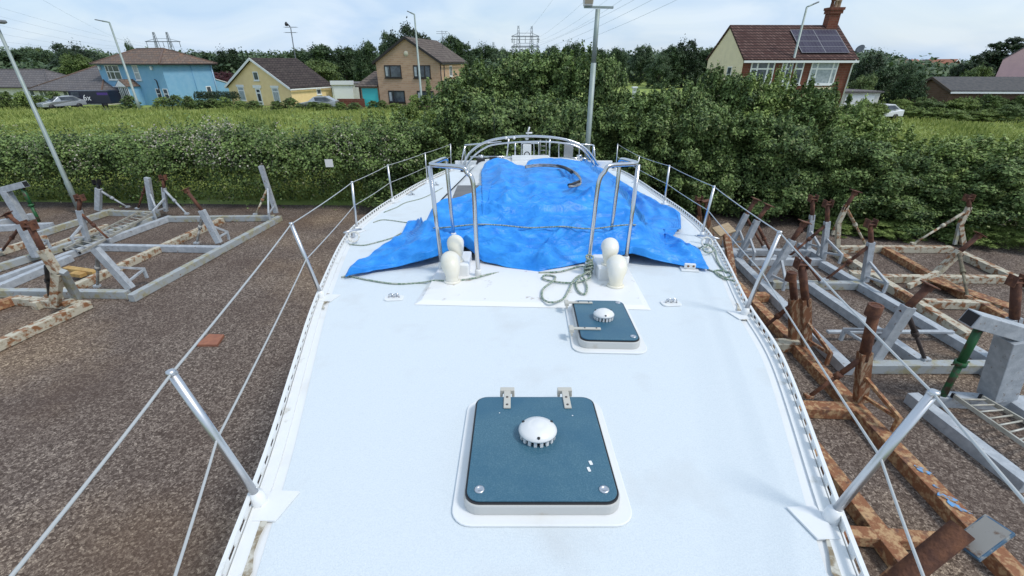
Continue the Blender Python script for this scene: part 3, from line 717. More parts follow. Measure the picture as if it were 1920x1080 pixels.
for (u, v) in ((1213, 433), (772, 366), (1205, 372), (818, 348)):
    p = onsurf(u, v); mb = MB(); mb.lathe([(0.03, 0), (0.03, 0.02), (0.018, 0.035), (0.018, 0.06), (0.03, 0.075), (0, 0.08)], p, 14); mb.box((p.x, p.y, p.z + 0.012), (0.11, 0.05, 0.02), 0.6); mb.build('turning_block', STEEL, boat, 0.003)
for (u, v, rz) in ((663, 446, 0.9), (1325, 458, -0.7)):
    p = PB(u, v, DK); mb = MB(); mb.box((p.x, p.y, DK + 0.045), (0.035, 0.035, 0.07), rz); M = Matrix.Rotation(rz, 3, 'Z')
    mb.tube([p + M @ Vector((-0.12, 0, 0.085)), p + M @ Vector((-0.04, 0, 0.09)), p + M @ Vector((0.04, 0, 0.09)), p + M @ Vector((0.12, 0, 0.085))], [0.010, 0.017, 0.017, 0.010], 10); mb.build('mooring_cleat', ALU, boat)
# pushpit: arch, rails and seats across the stern
ya = 11.6
A = lambda u, v, y=ya: QB(u, v, y)
def tubes(name, paths, r, m, parent=boat, n=8):
    mb = MB()
    for p in paths: mb.tube(p, r, n)
    return mb.build(name, m, parent)
arch = smooth_path([A(868, 312), A(880, 288), A(903, 270), A(935, 260), A(985, 255.5), A(1040, 258), A(1080, 268), A(1104, 285), A(1122, 310)], 6)
tubes('stern_arch', [arch], 0.032, STEEL, n=10)
arch2 = smooth_path([A(873, 312, 11.3), A(888, 293, 11.3), A(908, 278, 11.3), A(930, 270.5, 11.3), A(985, 266, 11.3), A(1045, 267, 11.3), A(1085, 276, 11.3), A(1104, 294, 11.3), A(1115, 311, 11.3)], 6)
tubes('stern_rail', [arch2, [A(882, 294, 11.9), A(965, 294, 11.9)], [A(1048, 296, 11.9), A(1100, 297, 11.9)], [A(872, 311, 11.8), A(872, 272, 11.8), A(940, 266, 11.9)], [A(1110, 311, 11.8), A(1112, 272, 11.8), A(1060, 268, 11.9)]], 0.021, STEEL)
tubes('stern_post', [[A(950, 297), A(954, 258)], [A(966, 298), A(966, 266)], [A(1030, 299), A(1031, 259)], [A(863, 312), A(872, 274)], [A(1117, 312), A(1113, 272)]], 0.021, STEEL)
fr = [[A(u0, 298), A(u0, 272), A(u0 + 3, 268.5), A(u1 - 3, 268.5), A(u1, 272), A(u1, 298)] for u0, u1 in ((978, 1001), (983, 1010), (1048, 1086))]
tubes('boarding_frame', [smooth_path(f_, 4) for f_ in fr], 0.017, STEEL)
tubes('stern_ladder', [[A(1012, 298, 11.95), A(1013, 262, 11.95)], [A(1024, 298, 11.95), A(1024, 262, 11.95)]] + [[A(1012, v, 11.95), A(1024, v, 11.95)] for v in (290, 282, 274, 266)], 0.016, mat('dull_steel', (0.22, 0.22, 0.22), 0.5, 0.7))
q = A(988, 283, 11.5); mb = MB(); mb.box(q, (0.21, 0.06, 0.32)); lf = mb.build('lifebuoy_light_holder', PLASTIC, boat, 0.015)
mb = MB(); c = A(988, 292, 11.4); mb.tube([c + Vector((0.07 * math.cos(t), -0.02, 0.095 * math.sin(t))) for t in np.linspace(0, 6.283, 16)[:-1]], 0.012, 8, closed=True); mb.build('black_strap', DARK, lf)
q = A(1066, 282, 11.7); mb = MB(); mb.box(q, (0.23, 0.03, 0.35)); mb.build('grey_panel', mat('grey_canvas', (0.36, 0.36, 0.35), 0.9), boat, 0.006)
mb = MB()
for u in (949, 964): mb.lathe([(0.0, -0.03), (0.032, -0.015), (0.036, 0.015), (0.018, 0.045), (0, 0.05)], A(u, 259.5, ya - 0.03), 12)
mb.lathe([(0.02, 0), (0.05, 0.02), (0.045, 0.05), (0, 0.06)], A(988, 262.5, ya + 0.05), 14); mb.tube([A(990, 256, ya), A(990, 244, ya)], 0.012, 8); mb.tube([A(990, 247, ya), A(993, 238, ya)], 0.02, 8); mb.tube([A(986, 250, ya), A(998, 249, ya)], 0.02, 8)
mb.build('stern_light', PLASTIC, boat)
mb = MB(); mb.tube([A(927, 300, 11.95), A(926, 175, 11.95)], [0.008, 0.003], 6); mb.build('whip_aerial', DARK, boat)
mb = MB(); mb.box((axis(11.9), 11.93, DK + 0.1), (XR(11.9) - XL(11.9) - 0.1, 0.10, 0.22)); mb.build('stern_coaming', WHITE, boat, 0.02)

# ---------------------------------------------------------------- things lying on the deck
FRONT = [(648, 519), (700, 508), (745, 500), (790, 490), (830, 478), (868, 462), (884, 472), (905, 490), (950, 501), (1010, 510), (1050, 502), (1090, 493), (1130, 487), (1160, 480), (1185, 476), (1230, 488), (1280, 498), (1328, 505)]
BACK = [(648, 516), (672, 500), (705, 477), (738, 455), (752, 440), (765, 420), (800, 418), (826, 386), (880, 368), (925, 348), (928, 336), (902, 322), (912, 306), (935, 303), (950, 309), (985, 312), (995, 300), (1050, 297), (1100, 304), (1135, 318), (1165, 340), (1205, 364), (1245, 388), (1276, 405), (1277, 430), (1243, 436), (1270, 448), (1300, 466), (1316, 484), (1329, 503)]
def resample(px, n):
    p = [Vector((u, v, 0)) for u, v in px]; L = [0]
    for i in range(1, len(p)): L.append(L[-1] + (p[i] - p[i - 1]).length)
    out = []
    for k in range(n):
        s_ = L[-1] * k / (n - 1); i = min(max(int(np.searchsorted(L, s_)), 1), len(p) - 1)
        out.append(p[i - 1].lerp(p[i], (s_ - L[i - 1]) / (L[i] - L[i - 1] + 1e-9)))
    return out
def ridge(x, y, pts, w):
    best = 9
    for i in range(len(pts) - 1):
        a, b = pts[i], pts[i + 1]; dx, dy = b[0] - a[0], b[1] - a[1]
        t = max(0, min(1, ((x - a[0]) * dx + (y - a[1]) * dy) / (dx * dx + dy * dy)))
        best = min(best, math.hypot(x - a[0] - dx * t, y - a[1] - dy * t))
    return math.exp(-(best / w) ** 2)
g2 = lambda L: [onsurf(u, v).xy for u, v in L]
ROLLS = [(g2([(912, 318), (935, 315), (948, 322)]), 0.15, 0.07), (g2([(940, 325), (945, 345), (935, 360)]), 0.09, 0.08), (g2([(950, 316), (990, 312)]), 0.09, 0.07),
         (g2([(825, 392), (880, 372), (930, 352)]), 0.06, 0.05), (g2([(770, 424), (830, 424), (900, 430)]), 0.06, 0.05), (g2([(680, 506), (770, 488), (850, 470)]), 0.05, 0.035),
         (g2([(1010, 505), (1030, 470), (1060, 445)]), 0.035, 0.035), (g2([(880, 474), (940, 494), (1010, 504)]), 0.035, 0.03), (g2([(1040, 490), (1070, 462), (1100, 445)]), 0.03, 0.025),
         (g2([(1180, 455), (1230, 462), (1290, 490)]), 0.05, 0.05), (g2([(1190, 420), (1230, 432), (1270, 425)]), 0.05, 0.05), (g2([(1200, 375), (1240, 398), (1268, 412)]), 0.05, 0.05), (g2([(1150, 340), (1190, 380), (1215, 410)]), 0.06, 0.05),
         (g2([(1150, 478), (1230, 484), (1318, 500)]), 0.035, 0.03), (g2([(960, 380), (1040, 390), (1110, 380)]), 0.08, 0.03), (g2([(900, 405), (1000, 412), (1090, 400)]), 0.05, 0.025)]
FOLDS = [g2(L) for L in ([(1013, 507), (1032, 468), (1052, 435)], [(1020, 505), (1052, 462), (1081, 435)], [(938, 346), (950, 374), (945, 400)], [(958, 321), (967, 362), (950, 395)], [(885, 395), (926, 391), (967, 395)],
    [(991, 395), (1020, 378), (1048, 374)], [(1007, 411), (1081, 395), (1121, 374)], [(828, 476), (885, 468), (967, 480)], [(1187, 435), (1235, 452), (1292, 480)], [(1142, 342), (1187, 383), (1235, 411)], [(1170, 362), (1203, 399), (1272, 403)],
    [(722, 476), (771, 452), (820, 444)], [(702, 501), (763, 484), (820, 472)], [(1040, 313), (1081, 334), (1125, 362)], [(900, 455), (960, 452), (1010, 462)], [(985, 345), (1005, 360), (1000, 380)], [(1060, 345), (1075, 365), (1120, 385)], [(1110, 465), (1165, 452), (1210, 455)], [(850, 405), (900, 400), (940, 412)])]
def crease(x, y, pts, w):
    best = 9
    for i in range(len(pts) - 1):
        a, b = pts[i], pts[i + 1]; dx, dy = b[0] - a[0], b[1] - a[1]
        t = max(0, min(1, ((x - a[0]) * dx + (y - a[1]) * dy) / (dx * dx + dy * dy)))
        best = min(best, math.hypot(x - a[0] - dx * t, y - a[1] - dy * t))
        if best < w * .2: break
    return math.exp(-best / w) if best < 6 * w else 0.0
def crumple(x, y):
    v = Vector((x, y, 0.3)); z = 0.0
    w = Vector((mnoise.noise(v * 1.6), mnoise.noise(v * 1.6 + Vector((5, 2, 1))), 0)) * 0.35
    for sc, am in ((1.1, 0.05), (3.0, 0.011), (7.5, 0.005), (16.0, 0.002)):
        n_ = 1 - abs(mnoise.noise(Vector((x * 0.75, y * 1.2, 0.5)) * sc + w * sc * 0.6 + Vector((sc, 0, 0))) * 1.8)
        z += am * max(0, n_) ** 2
    for an, fq, am in ((0.62, 2.6, 0.030), (-0.55, 3.0, 0.022), (0.12, 4.0, 0.024), (1.2, 2.2, 0.016), (0.35, 5.5, 0.012)):   # long pulled folds
        ca, sa = math.cos(an), math.sin(an); a_, b_ = (x * ca + y * sa), (-x * sa + y * ca)
        n_ = 1 - abs(mnoise.noise(Vector((a_ * fq * 0.2 + an * 9, b_ * fq, an)) + w * 0.9)) * 6.5
        z += am * max(0, n_) ** 1.2
    wx_, wy_ = x + 0.04 * mnoise.noise(v * 3), y + 0.08 * mnoise.noise(v * 4 + Vector((3, 1, 7)))
    for L in FOLDS: z += 0.06 * crease(wx_, wy_, L, 0.038)
    for L, wd, hh in ROLLS: z += hh * ridge(x, y, L, wd)
    return z
NU, NV = 260, 260
fr_, bk_ = resample(FRONT, NU), resample(BACK, NU)
rows = []
for j in range(NV):
    t = j / (NV - 1); row = []
    for i in range(NU):
        # across the sheet: front edge point to back edge point, both at their true places on the boat
        row.append((fr_[i].lerp(bk_[i], t)))
    rows.append(row)
cache = []
for j in range(NV):
    r_ = []
    for i in range(NU):
        q_ = onsurf(rows[j][i].x, rows[j][i].y, 0.03)
        e_ = min(1, min(j, NV - 1 - j) / 5.0) * min(1, min(i, NU - 1 - i) / 4.0)
        r_.append((q_.x, q_.y, q_.z - 0.012 + crumple(q_.x, q_.y) * (0.15 + 0.85 * e_)))
    cache.append(r_)
za = np.array([[p[2] for p in r_] for r_ in cache])
for _ in range(4):
    zs = za.copy(); zs[1:-1, 1:-1] = (za[1:-1, 1:-1] * 2 + za[:-2, 1:-1] + za[2:, 1:-1] + za[1:-1, :-2] + za[1:-1, 2:]) / 6; wgt = np.ones((1, NU)) * 0.35; wgt[0, :70] = 1; wgt[0, -70:] = 1; za = za * (1 - wgt) + zs * wgt
mb = MB(); mb.grid([[(p[0], p[1], max(float(za[j, i]), surf(p[0], p[1]) + 0.035)) for i, p in enumerate(r_)] for j, r_ in enumerate(cache)])
tp = mb.build('blue_tarpaulin', TARP)
sm_ = tp.modifiers.new('thickness', 'SOLIDIFY'); sm_.thickness = 0.006
tag(tp, 'crumpled bright blue tarpaulin spread over the coachroof of the white yacht', 'tarpaulin')

def rope(name, px, r, m, label, group=None, lift=0.0, cat='rope', k=8, z=None):
    pts = []
    for q_ in px:
        p_ = onsurf(q_[0], q_[1], r + lift + (q_[2] if len(q_) > 2 else 0))
        if lift: p_.z = surf(p_.x, p_.y) + 0.028 + max(0.01, crumple(p_.x, p_.y))
        pts.append(p_)
    if lift:                                                # drawn taut: it spans the hollows between folds
        zz = [p_.z + SLOPE * 0 for p_ in pts]; mxz = [max(zz[max(0, i - 3):i + 4]) for i in range(len(zz))]
        for i, p_ in enumerate(pts): w_ = mxz[max(0, i - 3):i + 4]; p_.z = sum(w_) / len(w_) + 0.004
    mb = MB(); mb.tube(smooth_path(pts, k), r, 8)
    return tag(mb.build(name, m), label, cat, group)
G = 'mooring ropes lying on the yacht deck'
rope('rope', [(640, 520), (655, 518), (690, 525), (740, 532), (790, 530), (815, 526, .03), (850, 527, .03), (890, 521, .04), (912, 515, .04), (935, 511, .02)], 0.0085, ROPE, 'flecked rope from the left tip of the tarpaulin past the left cowl vents', G)
loops = smooth_path([PB(1010, 511, DK + .05), PB(1050, 509, DK + .055), PB(1085, 500, DK + .06), PB(1100, 503, DK + .08), PB(1106, 520, DK + .06), PB(1075, 530, DK + .055), PB(1040, 528, DK + .055), PB(1018, 522, DK + .055), PB(1022, 516, DK + .055), PB(1040, 518, DK + .055), PB(1038, 526, DK + .07), PB(1018, 542, DK + .05), PB(1018, 560, DK + .05), PB(1035, 567, DK + .05), PB(1056, 560, DK + .05), PB(1068, 540, DK + .055), PB(1075, 526, DK + .065), PB(1090, 516, DK + .07), PB(1100, 535, DK + .055), PB(1098, 550, DK + .05), PB(1088, 549, DK + .05), PB(1080, 535, DK + .055), PB(1088, 518, DK + .075), PB(1108, 508, DK + .08)], 7)
mb = MB(); mb.tube(loops, 0.0085, 8)
pc = PB(1103, 512, DK + .05)
for k in range(7):
    z_ = 0.01 + 0.024 * k; mb.tube([pc + Vector(((0.032 + 0.006 * math.sin(k)) * math.cos(t) - 0.0, (0.032) * math.sin(t), z_ + 0.012 * math.sin(t + k))) for t in np.linspace(0, 6.283, 15)[:-1]], 0.0085, 8, closed=True)
tag(mb.build('rope', ROPE), 'looped flecked rope knotted around the foot of the right steel hoop', 'rope', G)
rope('rope', [(u_, float(np.interp(u_, (812, 870, 960, 1040, 1100, 1195), (428, 426, 428, 433, 437, 439)))) for u_ in range(812, 1196, 9)], 0.008, ROPE, 'flecked rope stretched straight across the middle of the blue tarpaulin', G, 0.075, k=2)
rope('rope', [(655, 458), (680, 460), (700, 456), (735, 446), (752, 437)], 0.0075, ROPE, 'rope from the left mooring cleat to the tarpaulin corner', G)
rope('rope', [(700, 417), (720, 412), (760, 417), (775, 419)], 0.007, ROPE, 'thin rope on the left side deck beyond the left mooring cleat', G)
rope('rope', [(1327, 505), (1345, 512), (1360, 520), (1372, 516), (1358, 508), (1340, 508), (1352, 520), (1378, 528), (1388, 536)], 0.0085, ROPE, 'tangled rope tying the right tip of the tarpaulin to the toe rail', G)
rope('rope', [(1290, 468), (1312, 465), (1322, 458, .05), (1332, 462, .05), (1338, 470, .03), (1326, 474, .02), (1318, 466, .04), (1330, 460, .06), (1340, 468, .03), (1345, 490), (1362, 512)], 0.0085, ROPE, 'rope knotted round the right mooring cleat and led along the toe rail', G)
rope('rope', [(720, 398), (735, 392), (745, 388), (760, 380), (790, 372), (812, 362), (830, 352)], 0.007, ROPE, 'rope running aft along the left side deck beside the coachroof window', G)
for (u, v, lab) in ((664, 447, 'white rope coil looped over the left mooring cleat'), (1325, 458, 'white rope coil looped over the right mooring cleat')):
    c = PB(u, v, DK + 0.06); mb = MB()
    for k in range(3):
        a = k * 0.7; mb.tube([c + Vector(((0.055 + 0.006 * k) * math.cos(t) * math.cos(a * .3), 0.05 * math.sin(t) * math.sin(a + .6), 0.02 + 0.05 * math.sin(t))) for t in np.linspace(0, 6.283, 17)[:-1]], 0.008, 8, closed=True)
    tag(mb.build('rope_coil', ROPEW), lab, 'rope', 'white rope coils on the cleats')
# cable bundle on the tarpaulin
mb = MB()
for k, off in enumerate((0, 4, 8)):
    pts = [onsurf(u, v + off * 0.5, 0.13 + 0.01 * k) for u, v in [(985, 311), (1010, 308), (1040, 309), (1060, 313), (1078, 322), (1088, 333), (1088, 342), (1078, 346), (1066, 347)]]
    mb.tube(smooth_path(pts, 6), 0.009, 8)
cb = mb.build('cable_bundle', mat('grey_cable', (0.12, 0.12, 0.12), 0.35, col2=(0.35, 0.35, 0.35), nscale=9)); tag(cb, 'bundle of black and grey cables coiled on top of the blue tarpaulin', 'cables')
mb = MB(); mb.tube(smooth_path([onsurf(u, v, 0.165) for u, v in [(1045, 311), (1060, 315), (1072, 323)]], 5), 0.024, 10); mb.build('taped_end', DARK, cb); mb = MB(); mb.tube(smooth_path([onsurf(u, v, 0.145) for u, v in [(1066, 347), (1074, 345), (1086, 340)]], 5), 0.018, 10); mb.build('taped_end', DARK, cb)
SLANT[0] = 0.0

# ================================================================ YACHT CRADLES ON THE YARD
BH, NB = 0.20, [0]
def beam(c, a, b, m, w=0.17, h=0.19, z=BH, ext=0.0):
    NB[0] += 1; z = z + 0.0011 * (NB[0] % 9)                   # no two crossing beams flush
    A_, B_ = P(*a, z), P(*b, z); d = (B_ - A_).normalized(); A_ -= d * ext; B_ += d * ext
    dz = Vector((0, 0, -h / 2)); mb = MB(); mb.bar(A_ + dz, B_ + dz, w, h)
    return mb.build('beam', m, c, 0.008)
def post(c, base, top, m, head=None, m2=None, dy=0.0, w=0.14, prop=None, pm=None, foot=None, fm=None, zb=BH, pad='plate', ext_r=0.055, knee=None, square=True, at=0.93, hw=0.26):
    b = P(*base, zb); t = Q(*top, b.y + dy); mb = MB()
    if knee: k_ = Q(*knee, b.y + dy * 0.5); mb.bar(b, k_, w, w * 0.8, (0, 1, 0)); mb.bar(k_, t, w, w * 0.8, (0, 1, 0)); lower = k_
    elif square: mb.bar(b, t, w, w * 0.8, (0, 1, 0)); lower = b
    else: mb.tube([b, t], w / 2, 14); lower = b
    ps = mb.build('post', m, c, 0.006 if square else 0)
    d = (t - lower).normalized()
    if head:
        hd = Q(*head, t.y + dy * 0.4); dd = (hd - t).normalized()
        mb = MB(); mb.tube([t - dd * 0.15, hd], ext_r, 12); ex = mb.build('extension', m2 or RUST, ps)
        mb = MB()
        if pad == 'plate':
            nrm = (dd + Vector((-math.copysign(0.5, b.x) * 0 - dd.x * 0.0, 0, 0.25))).normalized()
            x = nrm.cross(Vector((0, 1, 0))).normalized(); M = Matrix((x, nrm.cross(x).normalized() * -1, nrm)).transposed()
            mb.box(hd + nrm * 0.03, (hw, 0.20, 0.02), 0, M); mb.box(hd + nrm * -0.03, (0.10, 0.13, 0.10), 0, M)
        elif pad == 'cap':
            mb.box(hd, (0.20, 0.15, 0.02))
            for sx in (-1, 1): mb.box(hd + Vector((sx * 0.092, 0, 0.05 - 0.03)), (0.018, 0.17, 0.20))
            mb.tube([hd + Vector((-0.13, 0, 0.06)), hd + Vector((0.13, 0, 0.06))], 0.016, 8)
        elif pad == 'open': mb.lathe([(ext_r * 1.35, -0.16), (ext_r * 1.35, 0.02), (ext_r * 0.95, 0.02), (ext_r * 0.95, -0.1), (0, -0.1)], hd, 16)
        mb.build('pad', m2 or RUST, ex, 0.004)
    if prop:
        pb = P(*prop, zb); pt = b.lerp(t, at); mid = pb.lerp(pt, 0.55); mb = MB()
        mb.tube([pb, mid], 0.032, 10); mb.tube([mid, pt], 0.042, 10); mb.tube([mid - (pt - pb).normalized() * 0.05, mid + (pt - pb).normalized() * 0.05], 0.058, 10)
        pr = mb.build('prop', pm or RUST, ps)
        mb = MB(); mb.box(pb + Vector((0, 0, 0.03)), (0.13, 0.10, 0.06)); mb.build('prop_shoe', m, pr, 0.004)
    if foot:
        fb = P(*foot, zb); t1 = b.lerp(t, 0.55); t0 = b.lerp(t, 0.14); el = Vector((fb.x, fb.y, fb.z + 0.26)); mb = MB()
        mb.bar(t1, el, 0.055, 0.055); mb.bar(el + Vector((0, 0, 0.02)), fb, 0.058, 0.058); mb.bar(t0, el + Vector((0, 0, -0.02)), 0.05, 0.05); mb.build('bracket', fm or m, ps, 0.004)
    return ps
def cradle(label, loc, group='steel yacht cradles on the yard'):
    return thing('yacht_cradle', loc, label, 'cradle', group)

# --- left of the yacht: big grey cradle
c = cradle('empty grey cradle with a long centre beam, nearest the yacht on the left', P(330, 480))
beam(c, (243, 553), (524, 404), GREYR); beam(c, (-130, 541), (240, 545), GREYR, ext=-.02); beam(c, (170, 458), (412, 462), GREY); beam(c, (314, 406), (514, 404), GREYR); beam(c, (60, 568), (415, 408), CREAMR, z=BH - 0.005)
beam(c, (-60, 540), (318, 404), GREY)
post(c, (246, 541), (178, 466), GREY, prop=(183, 538), pm=mat('dull_prop', (0.16, 0.14, 0.12), 0.7, col2=(0.4, 0.4, 0.38), nscale=5), foot=(276, 521), w=0.17)
post(c, (411, 455), (378, 394), GREY, (349, 356), RUST, prop=(369, 457), pm=MATS['dull_prop'], foot=(430, 449), w=0.17, ext_r=0.05, hw=0.16)
post(c, (518, 399), (489, 311), GREY, prop=(479, 403), pm=CREAMR, foot=(507, 413), w=0.15, at=0.55)
post(c, (164, 452), (148, 394), GREY, (150, 372), RUST, pad='cap', prop=(206, 450), pm=RUST, foot=(141, 460), w=0.14)
post(c, (311, 396), (307, 352), GREY, (306, 334), RUST, prop=(351, 402), pm=GREY, foot=(292, 409), w=0.13, pad='cap')
# second cradle behind it
c = cradle('mossy cream and grey cradle under the left hedge, with a ladder lying in it', P(150, 420))
beam(c, (-110, 528), (290, 405), GREYR); beam(c, (62, 437), (210, 391), GREYR); beam(c, (-30, 545), (130, 478), GREY); beam(c, (190, 394), (296, 397), GREYR)
beam(c, (-40, 478), (84, 441), CREAMR); beam(c, (70, 468), (200, 420), CREAMR, z=0.17, w=0.12)
post(c, (184, 394), (185, 353), GREY, (182, 343), DARK, pad='cap', prop=(240, 389), pm=GREY, w=0.18)
post(c, (286, 394), (276, 333), GREY, prop=(258, 392), pm=RUST, w=0.17, foot=(296, 400))
post(c, (68, 482), (36, 420), GREY, (14, 403), RUST, prop=(4, 470), w=0.16, foot=(95, 466))
# T headed grey stand on the left edge
def tee_stand(label, base, top, b0, b1, pr, prm, w, tw, beams, twist=0.0):
    c = cradle(label, P(*base))
    for a_, b_ in beams: beam(c, a_, b_, GREY, w=0.2, h=0.2)
    b = P(*base, BH); t = Q(*top, b.y); mb = MB(); mb.bar(b, t, w, w * 0.9, (0, 1, 0)); ps = mb.build('post', GREY, c, 0.01)
    e0, e1 = Q(*b0, b.y - twist), Q(*b1, b.y + twist); mb = MB(); mb.bar(e0, e1, tw, tw); d = (e1 - e0).normalized()
    hd = mb.build('head_beam', GREY, ps, 0.01)
    inner = e0 if (e0 - Vector((0, b.y, e0.z))).length < (e1 - Vector((0, b.y, e1.z))).length else e1
    s_ = 1 if inner == e0 else -1
    mb = MB(); mb.bar(inner - d * 0.003 * s_, inner + d * 0.05 * s_, tw * 0.86, tw * 0.86); mb.build('end_shade', DARK, hd)  # solid black plug paints the shade inside an open tube end
    pb = P(*pr, BH); pt = inner.lerp(e1 if s_ > 0 else e0, 0.14) - Vector((0, 0, tw / 2)); mid = pb.lerp(pt, 0.5); mb = MB(); mb.tube([pb, mid], 0.05, 12); mb.tube([mid, pt], 0.06, 12); mb.tube([mid - (pt - pb).normalized() * 0.04, mid + (pt - pb).normalized() * 0.04], 0.085, 12); mb.tube([mid + Vector((-0.13, 0, -0.03)), mid + Vector((0.13, 0, 0.03))], 0.014, 8); mb.build('prop', prm, ps)
    return c
tee_stand('tall grey stand with a T shaped head beam at the left edge of the yard', (44, 414), (10, 358), (-14, 361), (48, 345), (74, 416), GREENP, 0.24, 0.2, [((-60, 425), (96, 418)), ((-60, 425), (60, 400))])
# rusty cream cradle in the near left corner
c = cradle('rust streaked cream cradle in the near left corner with one leaning notched post', P(60, 590))
beam(c, (-220, 735), (163, 563), CREAMR, w=0.2); beam(c, (24, 556), (150, 566), CREAMR, w=0.18); beam(c, (-120, 603), (24, 556), ORANGER, w=0.18)
post(c, (103, 574), (80, 468), CREAMR, (56, 424), RUST, knee=(108, 512), prop=(92, 556), pm=DARK, w=0.17, ext_r=0.062, pad='cap', at=0.72)
b1, b2 = P(146, 560, BH), P(108, 574, BH); kn = Q(116, 508, b2.y); mb = MB(); mb.bar(b1, kn, 0.15, 0.12, (0, 1, 0)); mb.build('brace', GREYR, c, 0.006)
mb = MB(); mb.bar(b2 + Vector((0.05, 0.05, 0.01)), b1 + Vector((0, 0, 0.01)), 0.12, 0.1); mb.build('brace', CREAMR, c, 0.006)

# --- under and right of the yacht: the rusty cradle that carries it
c = cradle('flaking orange rusty cradle standing directly under the white yacht', P(1560, 720))
beam(c, (1503, 652), (1985, 1148), ORANGER, w=0.22, h=0.22); beam(c, (1365, 512), (1503, 652), ORANGER, w=0.2)
beam(c, (1330, 752), (1604, 762), ORANGER, w=0.22); beam(c, (1300, 640), (1500, 640), CREAMR, w=0.24); beam(c, (1440, 985), (1800, 1010), ORANGER, w=0.16, h=0.16)
beam(c, (1478, 770), (1760, 1130), ORANGER, w=0.2); beam(c, (1310, 555), (1440, 550), ORANGER, w=0.2)
for q_, x_ in (((1330, 752), -2.3), ((1310, 555), -2.2), ((1300, 640), -2.3)):   # the cross beams run on under the hull
    NB[0] += 1; a_ = P(*q_, BH); z_ = BH - .1 + .0011 * (NB[0] % 9); mb = MB(); mb.bar((a_.x - .003, a_.y, z_), (x_, a_.y, z_), .2, .19); mb.build('beam', ORANGER, c, .008)
a_, b_ = P(1330, 752, BH), P(1310, 555, BH); mb = MB(); mb.bar((-2.2, a_.y - 1.2, .098), (-2.2, b_.y + 1.4, .098), .2, .187); mb.build('beam', ORANGER, c, .008)
OR2 = mat('streaked_rust', (0.20, 0.085, 0.04), 0.85, col2=(0.36, 0.26, 0.17), nscale=6, lo=0.5, hi=0.58, bump=0.5, bscale=30, stretch=(3, 3, 0.8))
post(c, (1489, 634), (1489, 560), OR2, (1485, 512), RUST, ext_r=0.066, pad='open', prop=(1425, 620), w=0.17, at=0.9)
post(c, (1512, 648), (1510, 560), OR2, (1503, 495), RUST, ext_r=0.068, pad='cap', foot=(1549, 684), fm=OR2, w=0.16)
post(c, (1613, 752), (1622, 660), OR2, (1642, 574), RUST, ext_r=0.075, pad='open', prop=(1515, 745), foot=(1674, 808), fm=ORANGER, w=0.17, at=0.92)
post(c, (1303, 440), (1312, 405), OR2, (1310, 375), RUST, pad='cap', w=0.13); post(c, (1335, 445), (1326, 405), OR2, (1325, 378), RUST, w=0.13)
p0 = Vector((2.55, 2.0, 0.5)); pb = ray(1690, 1085); pe = ray(1805, 992); O_ = Vector((0, 0, EYE))
p0 = O_ + pb * 3.55; p1 = O_ + pe * 3.45; dv = (p1 - p0).normalized()
mb = MB(); mb.tube([P(1560, 1190, BH), p0], 0.095, 16); mb.build('raking_post', ORANGER, c)
mb = MB(); mb.tube([p0 - dv * 0.3, p1], 0.083, 20, caps=False); mb.tube([p1, p1 - dv * 0.01, p1 - dv * 0.3], [0.083, 0.07, 0.07], 20, caps=False); arm = mb.build('raking_arm', RUST, c)
pc = O_ + ray(1842, 1008) * 3.45; x = (O_ + ray(1880, 975) * 3.5 - O_ - ray(1800, 1035) * 3.5).normalized(); n_ = (O_ - pc).normalized(); n_ = (n_ - x * n_.dot(x)); n_ = (n_ + Vector((-.35, .3, 0.3))).normalized(); n_ = (n_ - x * n_.dot(x)).normalized(); y = n_.cross(x)
M = Matrix((x, y, n_)).transposed(); mb = MB(); mb.box(pc, (0.34, 0.19, 0.035), 0, M); pd = mb.build('pad', PADBLUE, arm, 0.004)
mb = MB(); mb.box(pc + n_ * 0.02, (0.31, 0.165, 0.006), 0, M); mb.build('pad_facing', PADTOP, pd)
rb = random.Random(3)                                       # splashes of blue paint along the outer beam
for (u_, v_, w_, h_) in ((1735, 884, .17, .05), (1722, 876, .10, .025), (1775, 932, .20, .05), (1790, 947, .13, .07), (1755, 912, .06, .03), (1803, 955, .2, .03)):
    m_ = P(u_, v_, BH + .01); pol = [(m_.x + math.cos(t) * w_ * .5 * rb.uniform(.6, 1.1), m_.y + (math.sin(t) * h_ * rb.uniform(.5, 1.2)) - math.cos(t) * w_ * .25) for t in np.linspace(0, 6.283, 15)[:-1]]
    g = MB(); g.prism(pol, BH + 0.0015, BH + 0.0115 + rb.random() * .002); g.build('blue_paint_mark', mat('blue_spray_paint', (0.13, 0.33, 0.60), 0.7, col2=(0.30, 0.2, 0.12), nscale=14, lo=0.47, hi=0.56), c)

# --- grey galvanised cradle on the right
c = cradle('large grey cradle with leaning rusty topped posts, right beside the yacht', P(1640, 600))
beam(c, (1384, 484), (1594, 688), GREY, w=0.2); beam(c, (1544, 490), (1868, 674), GREY, w=0.2); beam(c, (1519, 530), (1732, 674), GREY, w=0.19, z=BH + 0.004)
beam(c, (1408, 485), (1540, 485), GREY); beam(c, (1448, 527), (1618, 529), GREYR); beam(c, (1630, 680), (1872, 680), GREYR, w=0.19); beam(c, (1552, 620), (1788, 620), GREY, w=0.09, h=0.05, z=BH + 0.055)
post(c, (1387, 481), (1420, 413), GREY, (1440, 386), RUST, prop=(1450, 482), foot=(1411, 490), w=0.15)
post(c, (1440, 526), (1486, 450), GREY, (1508, 418), RUST, prop=(1540, 530), foot=(1468, 545), w=0.16)
post(c, (1543, 482), (1551, 415), GREY, (1552, 383), RUST, pad='cap', prop=(1478, 482), foot=(1573, 494), w=0.14)
post(c, (1621, 528), (1633, 454), GREY, (1632, 420), RUST, pad='cap', prop=(1546, 526), foot=(1656, 549), w=0.15)
